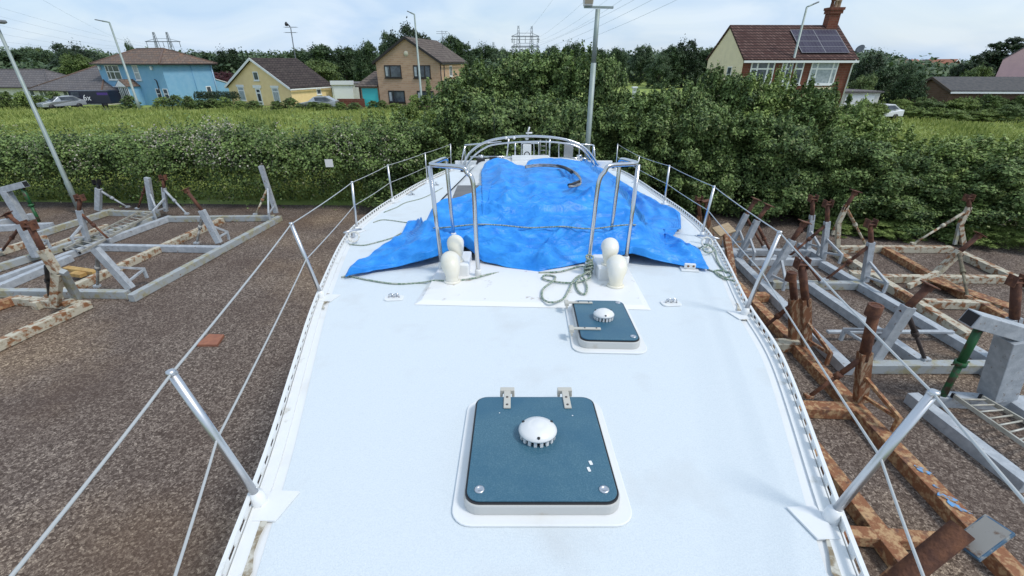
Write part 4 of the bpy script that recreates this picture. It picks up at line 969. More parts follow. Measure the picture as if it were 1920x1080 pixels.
post(c, (1640, 672), (1704, 574), GREY, (1742, 537), RUST, prop=(1735, 676), pm=mat('dark_prop', (0.045, 0.032, 0.03), 0.7), foot=(1576, 638), w=0.19, ext_r=0.065)
c = cradle('smaller grey cradle beyond the large grey one, right beside the yacht', P(1440, 470))
beam(c, (1346, 466), (1528, 469), GREY); beam(c, (1360, 450), (1400, 500), GREY); beam(c, (1500, 455), (1545, 482), GREY)
post(c, (1368, 462), (1400, 401), GREY, (1417, 375), RUST, prop=(1432, 464), foot=(1390, 467), w=0.14); post(c, (1515, 466), (1523, 403), GREY, (1524, 373), RUST, pad='cap', prop=(1480, 462), foot=(1532, 478), w=0.13)
# --- white and rust cradle at the far right
c = cradle('rusty white cradle with crooked posts near the hedge on the far right', P(1740, 510))
beam(c, (1572, 470), (1822, 625), CREAMR, w=0.21); beam(c, (1566, 461), (1786, 462), CREAMR); beam(c, (1800, 470), (1990, 555), CREAMR, w=0.22); beam(c, (1660, 463), (1905, 600), ORANGER, w=0.19, z=BH - 0.004)
beam(c, (1595, 509), (1640, 512), CREAMR, w=0.24); beam(c, (1648, 516), (1960, 518), CREAMR); beam(c, (1735, 562), (1880, 566), CREAMR); beam(c, (1740, 520), (1900, 575), ORANGER, w=0.34, h=0.03, z=BH + 0.034)
beam(c, (1690, 543), (1715, 558), ORANGER, w=0.14, z=BH + 0.03)
post(c, (1570, 464), (1588, 384), CREAMR, (1604, 360), RUST, knee=(1572, 418), prop=(1623, 458), pm=CREAMR, w=0.12); post(c, (1561, 440), (1584, 388), CREAMR, w=0.1)
post(c, (1806, 458), (1817, 388), CREAMR, (1816, 372), RUST, knee=(1800, 422), prop=(1711, 458), pm=CREAMR, pad='cap', w=0.13); post(c, (1790, 458), (1800, 418), GREYR, w=0.09)
post(c, (1757, 511), (1800, 471), CREAMR, (1836, 441), RUST, prop=(1815, 559), pm=mat('mossy_prop', (0.10, 0.075, 0.05), 0.8, col2=(0.22, 0.2, 0.13), nscale=6), w=0.17, ext_r=0.06, at=0.96); post(c, (1703, 537), (1757, 511), CREAMR, w=0.12, dy=0.35)
# --- T headed grey stand at the right edge
c = tee_stand('heavy grey stand with T shaped head beam and green prop at the right edge', (1868, 742), (1905, 632), (1818, 596), (1990, 646), (1768, 742), GREENP, 0.36, 0.23, [((1712, 736), (1935, 905)), ((1745, 738), (1990, 752)), ((1890, 742), (2050, 850)), ((1850, 690), (1990, 700))])
post(c, (1885, 672), (1902, 596), GREY, (1906, 528), RUST, ext_r=0.075, pad='cap', w=0.18)
# small things on the yard
def ladder(label, a0, a1, b0, b1, n, m, z=BH + 0.05):
    c = thing('ladder', P(*a0, z), label, 'ladder'); A0, A1, B0, B1 = P(*a0, z), P(*a1, z), P(*b0, z), P(*b1, z)
    for s_, e_ in ((A0, A1), (B0, B1)): mb = MB(); mb.bar(s_, e_, 0.03, 0.07); mb.build('stile', m, c, 0.004)
    for k in range(n): t = (k + 0.6) / n; mb = MB(); mb.tube([A0.lerp(A1, t), B0.lerp(B1, t)], 0.016, 8); mb.build('rung', m, c)
    for s_, e_ in ((A0, A1), (B0, B1)): d = (e_ - s_).normalized(); mb = MB(); mb.bar(s_ - d * 0.03, s_ + d * 0.01, 0.04, 0.08); mb.build('foot', DARK, c)
LADM = mat('dull_aluminium', (0.52, 0.51, 0.46), 0.5, 0.3, col2=(0.40, 0.38, 0.32), nscale=5)
ladder('aluminium ladder lying across the grey beams at the right edge', (1788, 742), (1960, 862), (1840, 744), (2005, 838), 9, LADM)
ladder('aluminium ladder lying inside the mossy cradle at the far left', (120, 468), (262, 397), (150, 474), (285, 401), 14, LADM)
mb = MB(); c = P(395, 637); mb.slab([P(368, 646, .06), P(407, 646, .06), P(420, 627, .06), P(392, 626, .06)], 0.05); tag(mb.build('clay_tile', BRICKO), 'orange clay tile lying alone on the gravel left of the yacht', 'tile')
mb = MB(); a, b = P(124, 503, .2), P(180, 511, .2); mb.bar(a, b, 0.16, 0.10); mb.bar(a.lerp(b, .4) + Vector((0, -0.16, -0.03)), a.lerp(b, .75) + Vector((0, -0.16, -0.03)), 0.18, 0.1); tag(mb.build('timber_block', YELLOWW, None, 0.008), 'short yellow timber blocks inside the big grey cradle on the left', 'timber')
mb = MB(); q = Q(617, 306, 15.75); mb.box(q, (0.26, 0.02, 0.26), 0.1); tag(mb.build('notice', PLASTIC), 'small blank white notice on the front of the left hedge', 'notice')
mb = MB(); q0 = P(1358, 470, .2); mb.bar(Q(1342, 436, 11.6), Q(1372, 426, 11.9), 0.34, 0.05, (0.1, -0.55, 1)); tp_ = thing('timber_prop', P(1362, 520), 'rough timber prop with a board on top against the yacht side', 'timber')
b_ = mb.build('board', WOODM, tp_, 0.006); mb = MB(); mb.bar(P(1375, 525, 0.1), Q(1362, 440, 11.5), 0.17, 0.12); mb.build('post', OR2, tp_, 0.008); mb = MB(); mb.bar(P(1340, 500, 0.1), Q(1352, 470, 11.4), 0.12, 0.12); mb.build('brace', RUST, tp_, 0.006)

# ================================================================ HOUSES BEYOND THE MEADOW
def reach(o, d, u, v):                                       # how far along d from plan point o the sight line of column u is met
    r = ray(u, v); return (r.x * o[1] - r.y * o[0]) / (r.y * d[0] - r.x * d[1])
def site(name, loc, rz, label, cat, group=None):
    o = thing(name, (loc[0], loc[1], 0), label, cat, group); o.rotation_euler = (0, 0, rz); ORG[o.name] = Vector((0, 0, 0)); return o
FR = {'f': (Vector((1, 0, 0)), Vector((0, -1, 0))), 'r': (Vector((0, 1, 0)), Vector((1, 0, 0))), 'l': (Vector((0, -1, 0)), Vector((-1, 0, 0))), 'b': (Vector((-1, 0, 0)), Vector((0, 1, 0)))}
def window(h, c, w, ht, face='f', fm=None, gm=None, cols=(0.5,), rows=(), t=0.07, sill=True, name='window', sillm=None):
    fm = fm or UPVC; gm = gm or GLAZE; X, N = FR[face]; c = Vector(c); Z = Vector((0, 0, 1))
    def blk(mb, x0, x1, z0, z1, d0, d1):
        p = lambda x, z, d: c + X * x + Z * z + N * d
        mb.hexa([p(x0, z0, d0), p(x1, z0, d0), p(x1, z0, d1), p(x0, z0, d1), p(x0, z1, d0), p(x1, z1, d0), p(x1, z1, d1), p(x0, z1, d1)])
    mb = MB(); a, b = w / 2, ht / 2
    blk(mb, -a, a, b - t, b, -.05, .05); blk(mb, -a, a, -b, -b + t, -.05, .05); blk(mb, -a, -a + t, -b + t, b - t, -.05, .05); blk(mb, a - t, a, -b + t, b - t, -.05, .05)
    for f_ in cols: x = -a + w * f_; blk(mb, x - t * .6, x + t * .6, -b + t, b - t, -.05, .045)
    for f_ in rows: z = -b + ht * f_; blk(mb, -a + t, a - t, z - t * .5, z + t * .5, -.05, .04)
    f = mb.build(name, fm, h)
    mb = MB(); blk(mb, -a + t * .5, a - t * .5, -b + t * .5, b - t * .5, -.04, .018); mb.build('pane', gm, f)
    if sill: mb = MB(); blk(mb, -a - .08, a + .08, -b - .09, -b - .003, -.05, .12); mb.build('sill', sillm or fm, f)
    return f
def wallbox(h, x0, x1, y0, y1, z1, m, name='wall', gable=None, z0=0.0):
    mb = MB()
    if gable == 'y':                                         # ridge runs along y: gables front and back
        xm = (x0 + x1) / 2; zr = z1[1]; z = z1[0]; v = [(x0, y0, z0), (x1, y0, z0), (x1, y0, z), (xm, y0, zr), (x0, y0, z), (x0, y1, z0), (x1, y1, z0), (x1, y1, z), (xm, y1, zr), (x0, y1, z)]
        mb.add(v, [(0, 1, 2, 3, 4), (9, 8, 7, 6, 5), (1, 6, 7, 2), (0, 4, 9, 5), (2, 7, 8, 3), (4, 3, 8, 9), (0, 5, 6, 1)])
    elif gable == 'x':
        ym = (y0 + y1) / 2; zr = z1[1]; z = z1[0]; v = [(x0, y0, z0), (x0, y1, z0), (x0, y1, z), (x0, ym, zr), (x0, y0, z), (x1, y0, z0), (x1, y1, z0), (x1, y1, z), (x1, ym, zr), (x1, y0, z)]
        mb.add(v, [(0, 1, 2, 3, 4), (9, 8, 7, 6, 5), (1, 6, 7, 2), (0, 4, 9, 5), (2, 7, 8, 3), (4, 3, 8, 9), (0, 5, 6, 1)])
    else: mb.box(((x0 + x1) / 2, (y0 + y1) / 2, (z0 + z1) / 2), (x1 - x0, y1 - y0, z1 - z0))
    return mb.build(name, m, h)
def gable_roof(h, x0, x1, y0, y1, ze, zr, m, axis='y', oh=0.3, og=0.25, th=0.16, verge=None, fascia=None):
    mb = MB(); lift = 0.06
    if axis == 'y':
        xm = (x0 + x1) / 2; sl = (zr - ze) / (xm - x0)
        mb.slab([(x0 - oh, y0 - og, ze - sl * oh + lift + th), (xm, y0 - og, zr + lift + th), (xm, y1 + og, zr + lift + th), (x0 - oh, y1 + og, ze - sl * oh + lift + th)], th)
        mb.slab([(x1 + oh, y0 - og, ze - sl * oh + lift + th), (xm, y0 - og, zr + lift + th), (xm, y1 + og, zr + lift + th), (x1 + oh, y1 + og, ze - sl * oh + lift + th)], th)
        ends = [((x0 - oh, ze - sl * oh), (xm, zr)), ((x1 + oh, ze - sl * oh), (xm, zr))]
        rf = mb.build('roof', m, h)
        if verge:
            for (a, za), (b, zb) in ends: v_ = MB(); v_.bar((a, y0 - og - .03, za + .1), (b, y0 - og - .03, zb + .1), 0.05, 0.26, (0, 0, 1)); v_.build('barge_board', verge, rf)
        if fascia:
            for a in (x0 - oh - .05, x1 + oh + .05): v_ = MB(); v_.bar((a, y0 - og, ze - sl * oh + .02), (a, y1 + og, ze - sl * oh + .02), 0.1, 0.16); v_.build('gutter', fascia, rf)
    else:
        ym = (y0 + y1) / 2; sl = (zr - ze) / (ym - y0)
        mb.slab([(x0 - og, y0 - oh, ze - sl * oh + lift + th), (x1 + og, y0 - oh, ze - sl * oh + lift + th), (x1 + og, ym, zr + lift + th), (x0 - og, ym, zr + lift + th)], th)
        mb.slab([(x0 - og, y1 + oh, ze - sl * oh + lift + th), (x1 + og, y1 + oh, ze - sl * oh + lift + th), (x1 + og, ym, zr + lift + th), (x0 - og, ym, zr + lift + th)], th)
        rf = mb.build('roof', m, h)
        if verge:
            for x in (x0 - og - .03, x1 + og + .03):
                for y_ in (y0 - oh, y1 + oh): v_ = MB(); v_.bar((x, y_, ze - sl * oh + .1), (x, ym, zr + .1), 0.05, 0.24); v_.build('barge_board', verge, rf)
        if fascia: v_ = MB(); v_.bar((x0 - og, y0 - oh - .05, ze - sl * oh + .02), (x1 + og, y0 - oh - .05, ze - sl * oh + .02), 0.1, 0.18); v_.build('gutter', fascia, rf)
    return rf
def hip_roof(h, x0, x1, y0, y1, ze, zr, m, oh=0.4, ridge_x=None, soffit=None, caps=RIDGE):
    xa, xb, ya_, yb = x0 - oh, x1 + oh, y0 - oh, y1 + oh; W, D = xb - xa, yb - ya_
    if W >= D: r0, r1 = (xa + D / 2, (ya_ + yb) / 2, zr), (xb - D / 2, (ya_ + yb) / 2, zr)
    else: r0, r1 = ((xa + xb) / 2, ya_ + W / 2, zr), ((xa + xb) / 2, yb - W / 2, zr)
    if ridge_x: r0, r1 = ridge_x
    v = [(xa, ya_, ze), (xb, ya_, ze), (xb, yb, ze), (xa, yb, ze), r0, r1]
    mb = MB()
    mb.add(v, [(0, 1, 5, 4), (2, 3, 4, 5), (1, 2, 5), (3, 0, 4)] if W >= D else [(0, 1, 4), (1, 2, 5, 4), (2, 3, 5), (3, 0, 4, 5)])
    mb.add([(p[0], p[1], ze) for p in v[:4]], [(3, 2, 1, 0)])
    rf = mb.build('roof', m, h)
    for a, b in ((v[0], v[4]), (v[1], v[5] if W >= D else v[4]), (v[2], v[5]), (v[3], v[4] if W >= D else v[5]), (v[4], v[5])):
        c_ = MB(); c_.tube([a, b], 0.11, 6); c_.build('ridge_tiles', caps, rf)
    g = MB()
    for a, b in ((0, 1), (1, 2)): g.bar(Vector(v[a]) + Vector((0, 0, -.07)), Vector(v[b]) + Vector((0, 0, -.07)), 0.1, 0.13)
    g.build('gutter', soffit or BLACKF, rf)
    return rf
# yellow bungalow
def place(u, v_base, y, rz, lu, ru, v=160):
    o = Q(u, v, y); dl = Vector((-math.cos(rz), -math.sin(rz))); dr = Vector((-math.sin(rz), math.cos(rz)))
    return (o.x, y), reach((o.x, y), dl, lu, v), reach((o.x, y), dr, ru, v)
lo, W, D = place(543, 200, 61.5, R(-24), 427, 620)
D = min(max(D, 6.5), 11)
ze, zr = Q(543, 166, 61.5).z, Q(470, 112, 63.5).z
h = site('bungalow', lo, R(-24), 'yellow bungalow with white barge boards and a dark brown tiled roof', 'house')
wallbox(h, -W, 0, 0, D, (ze, zr), YELLOWR, gable='y'); gable_roof(h, -W, 0, 0, D, ze, zr, ROOFDK, 'y', 0.25, 0.3, verge=UPVC, fascia=UPVC)
for f_ in (0.21, 0.765): window(h, (-W * (1 - f_), 0, 1.35), 1.15, 1.7, gm=CURTAIN, cols=(), rows=(0.72,), t=.1); mb = MB(); mb.box((-W * (1 - f_), -.04, 2.3), (1.45, .06, .26)); mb.build('lintel', UPVC, h)
window(h, (-W * .51, 0, 1.05), .95, 2.05, cols=(), rows=(0.72, 0.2), t=.17, name='door', sill=False); mb = MB(); mb.box((-W * .51, -.05, 2.26), (1.5, .09, .36)); mb.build('door_canopy', UPVC, h)
window(h, (-W * .49, 0, ze + (zr - ze) * .42), .95, 1.05, cols=(), t=.11); window(h, (0, D * .66, 1.75), .8, 1.1, 'r', cols=(), rows=(.6,), t=.1)
# flat roofed white garage beside it, with a low wall
q0, q1 = Q(622, 165, 66.5), Q(672, 165, 66.5); h = site('flat_roof_garage', (q0.x, 66.5), 0, 'flat roofed cream garage with a white door beside the yellow bungalow', 'garage'); w = q1.x - q0.x
wallbox(h, 0, w, 0, 6, 2.45, WHITEW); mb = MB(); mb.box((w * .42, -.06, 2.62), (w * .86, .3, .5)); mb.build('fascia', UPVC, h); mb = MB(); mb.box((w * .42, -.02, 1.1), (w * .72, .06, 2.1)); mb.build('door', UPVC, h); mb = MB(); mb.box((w * .5, 3, 2.5), (w + .2, 6.2, .12)); mb.build('roof', ROOFSL, h)
q0, q1 = Q(634, 195, 61), Q(684, 195, 61); mb = MB(); mb.box(((q0.x + q1.x) / 2, 61, .5), (q1.x - q0.x, .22, 1.0)); tag(mb.build('garden_wall', BRICKR), 'low red brick garden wall in front of the flat roofed garage', 'wall')
# blue house
lo, W, D = place(302, 195, 62.5, R(-20), 183, 366, 125)
W, D = min(W, 13), min(max(D, 7), 12)
h = site('blue_house', lo, R(-20), 'sky blue two storey house with a hipped brown tiled roof', 'house'); ze, zr = Q(302, 119.5, 62.5).z, Q(250, 91, 67).z
wallbox(h, -W, 0, 0, D, ze, BLUEW); rf = hip_roof(h, -W, 0, 0, D, ze, zr, ROOFBR, 0.55)
wx = lambda f_: -W * (1 - f_)
window(h, (wx(.23), 0, ze - 1.05), 2.7, 1.75, cols=(.22, .55), rows=(.55,), t=.1); window(h, (wx(.60), 0, ze - 1.05), 1.0, 1.75, cols=(), rows=(.5,), t=.1, gm=CURTAIN)
window(h, (wx(.16), 0, 1.45), 1.9, 1.5, cols=(.4,), rows=(.5,), t=.09)
for f_ in (.84, .95): window(h, (wx(f_), 0, 1.45), .85, 1.25, cols=(), rows=(.5,), t=.09)
window(h, (0, D * .80, 1.4), .75, 1.5, 'r', cols=(), rows=(), t=.1)
px_ = wx(.5); mb = MB(); mb.box((px_, -.75, 1.15), (1.9, 1.5, 2.3)); po = mb.build('porch', BLUEW, h)
mb = MB(); mb.add([(px_ - 1.15, -1.75, 2.3), (px_ + 1.15, -1.75, 2.3), (px_, -1.75, 3.15), (px_ - 1.15, -.003, 2.3), (px_ + 1.15, -.003, 2.3), (px_, -.003, 3.15)], [(0, 1, 2), (5, 4, 3), (1, 4, 5, 2), (0, 2, 5, 3), (0, 3, 4, 1)]); mb.build('porch_roof', ROOFBR, po)
mb = MB(); mb.add([(px_ - 1.0, -1.78, 2.3), (px_ + 1.0, -1.78, 2.3), (px_, -1.78, 3.05)], [(0, 1, 2)]); mb.add([(px_ - 1.0, -1.756, 2.3), (px_ + 1.0, -1.756, 2.3), (px_, -1.756, 3.05)], [(0, 2, 1)]); mb.build('porch_gable', UPVC, po)
window(po, (px_, -1.5, 1.2), 1.8, 2.2, cols=(.2, .38, .62, .8), rows=(), t=.1, name='porch_door', sill=False)
mb = MB(); mb.tube([(wx(.87), -.08, 0.1), (wx(.87), -.08, 3.0), (wx(.85), -.1, 3.15)], .055, 8); mb.build('waste_pipe', BLACKF, h); mb = MB(); mb.tube([(0.08, D * .97, 0.1), (0.08, D * .97, ze - .1)], .07, 8); mb.build('downpipe', mat('pale_blue_pipe', (0.35, 0.52, 0.68), 0.5), h)
mb = MB(); mb.tube([(0.05, D * .55, 0.1), (0.05, D * .55, ze - .1)], .03, 6); mb.build('cable_run', mat('blue_pipe', (0.14, 0.36, 0.58), 0.5), h)
for f_ in (.04, .86): mb = MB(); mb.box((wx(f_), -.12, ze - .5), (.3, .22, .42)); mb.build('alarm_box', UPVC, h, .03)
mb = MB(); mb.hexa([(-3.4, D + .003, 0), (-.35, D + .003, 0), (-.35, D + 5.5, 0), (-3.4, D + 5.5, 0), (-3.4, D + .003, 3.0), (-.35, D + .003, 3.0), (-.35, D + 5.5, 1.3), (-3.4, D + 5.5, 1.3)]); ext = mb.build('lean_to', BLUEW, h); mb = MB(); mb.slab([(-3.5, D + .01, 3.12), (-.25, D + .01, 3.12), (-.25, D + 5.7, 1.38), (-3.5, D + 5.7, 1.38)], .09); mb.build('lean_to_roof', UPVC, ext)
# grey roofed bungalows at the far left
lo = Q(140, 172, 66); h = site('hipped_bungalow', (lo.x, 66), R(-18), 'white bungalow with a tall hipped grey slate roof left of the blue house', 'house')
ze, zr = Q(140, 170, 66).z, Q(155, 124, 70).z
wallbox(h, -8.6, 5.5, 0, 9.5, ze, WHITEW); hip_roof(h, -8.6, 5.5, 0, 9.5, ze, zr, ROOFSL, .5, ridge_x=((-1.4, 4.7, zr), (0.6, 4.7, zr)))
for x in (-6.5, -1.5, 3.0): window(h, (x, 0, 1.2), 1.8, 1.2, cols=(.5,), t=.09)
lo = Q(-40, 165, 74); h = site('slate_bungalow', (lo.x, 74), R(-4), 'low white bungalow with a long grey slate roof at the far left edge', 'house')
ze, zr = Q(40, 163, 74).z, Q(40, 130, 77.5).z
wallbox(h, -6, 19, 0, 7.5, ze, WHITEW); hip_roof(h, -6, 11.5, 0, 7.5, ze, zr, ROOFSL, .5, caps=ROOFSL); hr2 = hip_roof(h, 11.8, 19, 1.5, 6.5, ze, zr - .9, ROOFSL, .3, caps=ROOFSL)
for x in (2.5, 8.0): window(h, (x, 0, 1.15), 1.6, 1.2, cols=(.5,), t=.09)
# buff brick house with its turquoise garage
lo, W, D = place(824, 204, 60, R(-9), 704.5, 872, 118); D = min(max(D, 8), 13)
h = site('buff_brick_house', lo, R(-9), 'two storey buff brick house with a gable and dark framed windows', 'house'); ze, zr = Q(824, 117, 60).z, Q(757, 72, 60.7).z
wallbox(h, -W, 0, 0, D, (ze, zr), BRICKT, gable='y'); gable_roof(h, -W, 0, 0, D, ze, zr, ROOFGB, 'y', .3, .25, verge=BLACKF, fascia=BLACKF)
for f_, z, fl in ((.26, ze - 1.0, (.33,)), (.72, ze - 1.0, (.25, .66)), (.28, 1.25, (.3,)), (.745, 1.25, (.3, .66))):
    window(h, (-W * (1 - f_), 0, z), 2.15, 1.4, fm=BLACKF, gm=GLAZE, cols=fl, rows=(), t=.11)
    g = MB(); g.box((-W * (1 - f_) - .83, -.03, z), (.32, .02, 1.0)); g.build('curtain', CURTAIN, h)
mb = MB(); mb.lathe([(0, 0), (.3, 0), (.27, .06), (0, .07)], (-W * .505, 0, ze + .95), 18, Matrix.Rotation(R(90), 3, 'X')); mb.build('wall_plaque', mat('cream_plaque', (.66, .6, .46), .6), h)
mb = MB(); mb.tube([(.07, .12, .1), (.07, .12, ze - .2)], .06, 8); mb.build('downpipe', BLACKF, h); mb = MB(); mb.tube([(.07, 1.6, .1), (.07, 1.6, ze - .1)], .05, 8); mb.build('downpipe', BLACKF, h)
window(h, (0, 4.6, ze - 1.0), 1.2, 1.2, 'r', fm=UPVC, cols=(.5,))
mb = MB(); mb.tube([(-W * .3, D * .8, zr - 1.2), (-W * .3, D * .8, zr + 1.3)], .04, 6)
for k in (0, .25): mb.bar((-W * .3 - .8, D * .8, zr + 1.2 - k), (-W * .3 + .8, D * .8, zr + 1.2 - k), .04, .04)
mb.build('aerial', PYLON, h)
q0, q1 = Q(673, 170, 61.8), Q(711, 170, 61.8); w = q1.x - q0.x; h = site('lean_to_garage', (q0.x, 61.8), R(-3), 'small garage with a turquoise door against the buff brick house', 'garage')
wallbox(h, 0, w - .05, 0, 6, 2.35, BRICKT); mb = MB(); mb.hexa([(-.3, -.35, 2.3), (w - .06, -.35, 2.3), (w - .06, 6.2, 2.3), (-.3, 6.2, 2.3), (-.3, -.35, 2.45), (w - .06, -.35, 2.45), (w - .06, 4.2, 4.05), (.9, 4.2, 4.05)]); mb.build('roof', ROOFGB, h)
mb = MB(); mb.box((w * .55, -.04, 1.1), (w * .78, .08, 2.15)); mb.build('door', TURQ, h); mb = MB(); mb.box((w * .06, -.05, 1.12), (.14, .12, 2.2)); mb.build('door_post', BLACKF, h)
# red brick villa with solar panels
y0 = 45.0; o = Q(1396, 106, y0); e = Q(1609, 105, y0); W = e.x - o.x; D = 7.6
h = site('red_brick_villa', (o.x, y0), R(1.5), 'red brick house with solar panels on its red tiled roof and a tall chimney', 'house'); ze, zr = Q(1500, 108, y0).z - .1, Q(1480, 47, y0 + D / 2).z - .2
wallbox(h, 0.02, W, 0, D, (ze, zr), BRICKR, gable='x'); mb = MB()
mb.add([(-.03, -.0, 0), (-.03, D, 0), (-.03, D, ze), (-.03, D / 2, zr), (-.03, 0, ze), (.0195, 0, 0), (.0195, D, 0), (.0195, D, ze), (.0195, D / 2, zr), (.0195, 0, ze)], [(0, 1, 2, 3, 4), (9, 8, 7, 6, 5), (0, 4, 9, 5), (1, 6, 7, 2), (2, 7, 8, 3), (3, 8, 9, 4)]); mb.build('rendered_gable', CREAMW, h)
rf = gable_roof(h, -.02, W, 0, D, ze, zr, ROOFRD, 'x', .35, .12, fascia=UPVC)
sl = (zr - ze) / (D / 2); on = lambda x, t, l: Vector((x, -.35 + t * (D / 2 + .35), ze - sl * .35 + .24 + l + t * (D / 2 + .35) * sl))
x0, x1 = W * .52, W * .945; mb = MB(); mb.slab([on(x0, .13, .12), on(x1, .13, .12), on(x1, .80, .12), on(x0, .80, .12)], .05); sp_ = mb.build('solar_array', SOLAR, h)
mb = MB()
for t in (.135, .30, .465, .63, .795): mb.bar(on(x0, t, .127), on(x1, t, .127), .035, .010, (0, -sl, 1))
for k in (0, .5, 1): mb.bar(on(x0 + (x1 - x0) * k, .13, .126), on(x0 + (x1 - x0) * k, .80, .126), .05, .012)
mb.build('panel_frame', mat('panel_rail', (.22, .22, .24), .5), sp_)
mb = MB(); xc = W - .75; mb.box((xc, D / 2 - .1, zr + .45), (1.0, .75, 2.3)); mb.box((xc, D / 2 - .1, zr + 1.25), (1.2, .95, .28)); mb.box((xc, D / 2 - .1, zr + 1.5), (1.34, 1.08, .22)); ch = mb.build('chimney', BRICKR, h)
for k, dx in enumerate((-.32, .02, .33)): mb = MB(); mb.lathe([(.15, 0), (.13, .5), (.16, .52), (.16, .62 + .1 * (k == 0)), (.0, .62 + .1 * (k == 0))], (xc + dx, D / 2 - .1, zr + 1.612), 12); mb.build('chimney_pot', mat('clay_pot', (.42, .30, .2), .8) if k else RUST, ch)
mb = MB(); mb.tube([(xc + .45, D / 2 - .1, zr + 1.62), (xc + .5, D / 2 - .1, zr + 3.0)], .03, 6); mb.build('aerial', PYLON, ch)
for f0, f1, cs in ((.075, .29, (.28, .72)), (.355, .435, (.5,)), (.475, .555, ()), (.62, .865, (.24, .82))):
    window(h, (W * (f0 + f1) / 2, -.0, ze - 1.15), W * (f1 - f0), 1.9, cols=cs, rows=(.68,), t=.12, gm=CURTAIN if f0 > .5 else GLAZE)
mb = MB(); mb.box((W * .74, -.09, ze - 2.75), (W * .26, .18, .9)); mb.build('render_panel', CREAMW, h); mb = MB(); mb.box((W * .18, -.09, ze - 2.75), (W * .24, .18, .9)); mb.build('render_panel', CREAMW, h)
mb = MB(); mb.tube([(W - .1, -.3, ze - .05), (W - .15, -.1, ze - .5), (W - .15, -.1, .2)], .06, 8); mb.build('downpipe', UPVC, h)
mb = MB(); c_ = Vector((W + .45, .3, ze + .75)); mb.lathe([(0, 0), (.2, .03), (.36, .12), (.37, .13), (.2, .045), (0, .02)], c_, 16, Matrix.Rotation(R(-60), 3, 'Y') @ Matrix.Rotation(R(20), 3, 'X')); mb.tube([(W + .02, .3, ze + .3), c_], .03, 6); mb.build('satellite_dish', LAMPG, h)
window(h, (-.03, D * .3, ze - 1.3), .9, 1.3, 'l', cols=(), rows=(.5,))
# white garage beside the villa
q0, q1 = Q(1582, 178, 50), Q(1652, 178, 50); h = site('white_garage', (q0.x, 50), R(2), 'white garage with a grey flat roof beside the red brick villa', 'garage'); w = q1.x - q0.x; zt = Q(1610, 174, 50).z
wallbox(h, 0, w, 0, 5.5, zt, WHITEW); mb = MB(); mb.box((w * .5, 2.7, zt + .08), (w + .3, 5.9, .16)); mb.build('roof', ROOFSL, h); mb = MB(); mb.box((w * .46, -.03, zt * .45), (w * .8, .06, zt * .88)); mb.build('door', UPVC, h)
# low brown brick outbuilding and pink house
yb = 52; o = Q(1782, 172, yb); h = site('brick_outbuilding', (o.x, yb), R(-3), 'low brown brick outbuilding with a long dark grey roof', 'outbuilding'); ze, zr = Q(1790, 171, yb).z, Q(1745, 148, yb + 2.5).z
wallbox(h, 0, 14.5, 0, 5.6, (ze, zr), BRICKB, gable='x'); gable_roof(h, 0, 14.5, 0, 5.6, ze, zr, mat('charcoal_tiles', (.055, .055, .058), .85, col2=(.085, .08, .078), nscale=3), 'x', .35, .25, verge=mat('brown_barge', (.10, .07, .05), .7), fascia=UPVC)
window(h, (4, 0, 1.0), 1.4, .9, cols=(.5,)); window(h, (8.5, 0, 1.0), 2.0, 1.8, name='door', cols=(.5,), fm=WHITEW, gm=PINKW, sill=False)
yb = 60; o = Q(1866, 145, yb); h = site('pink_house', (o.x, yb), R(-47), 'tall pink rendered house cut off by the right edge', 'house'); ze, zr = Q(1874, 112, yb).z, Q(1874, 112, yb).z + 4.1
wallbox(h, 0, 9, 0, 11, (ze, zr), PINKW, gable='y'); gable_roof(h, 0, 9, 0, 11, ze, zr, ROOFSL, 'y', .1, .06, th=.12); window(h, (6, 0, ze - 1.2), 1.2, 1.4, cols=(.5,))
# far houses on the right horizon
for k, (u, v, yy, w, rz, rm, lab) in enumerate(((1718, 126, 165, 9, .3, mat('orange_roof', (.30, .12, .07), .85), 'distant house with an orange roof just right of the far trees'), (1764, 127, 180, 10, -.1, ROOFSL, 'distant white house with a blue grey roof between the two red roofs'), (1790, 127, 150, 11, .5, mat('orange_roof', (.3, .12, .07)), 'distant red brick house with a white gable above the outbuilding roof'))):
    o = Q(u, v, yy); h = site('far_house', (o.x, yy), rz, lab, 'house', 'houses on the far horizon'); wallbox(h, -w / 2, w / 2, 0, 7, (3.2, 5.6), BRICKR if k != 1 else WHITEW, gable='x' if k < 2 else 'y'); gable_roof(h, -w / 2, w / 2, 0, 7, 3.2, 5.6, rm, 'x' if k < 2 else 'y', .3, .2, verge=UPVC)
    window(h, (-w * .2, 0, 1.9), 1.5, 1.3, cols=(.5,)); window(h, (w * .2, 0, 1.9), 1.5, 1.3, cols=(.5,))
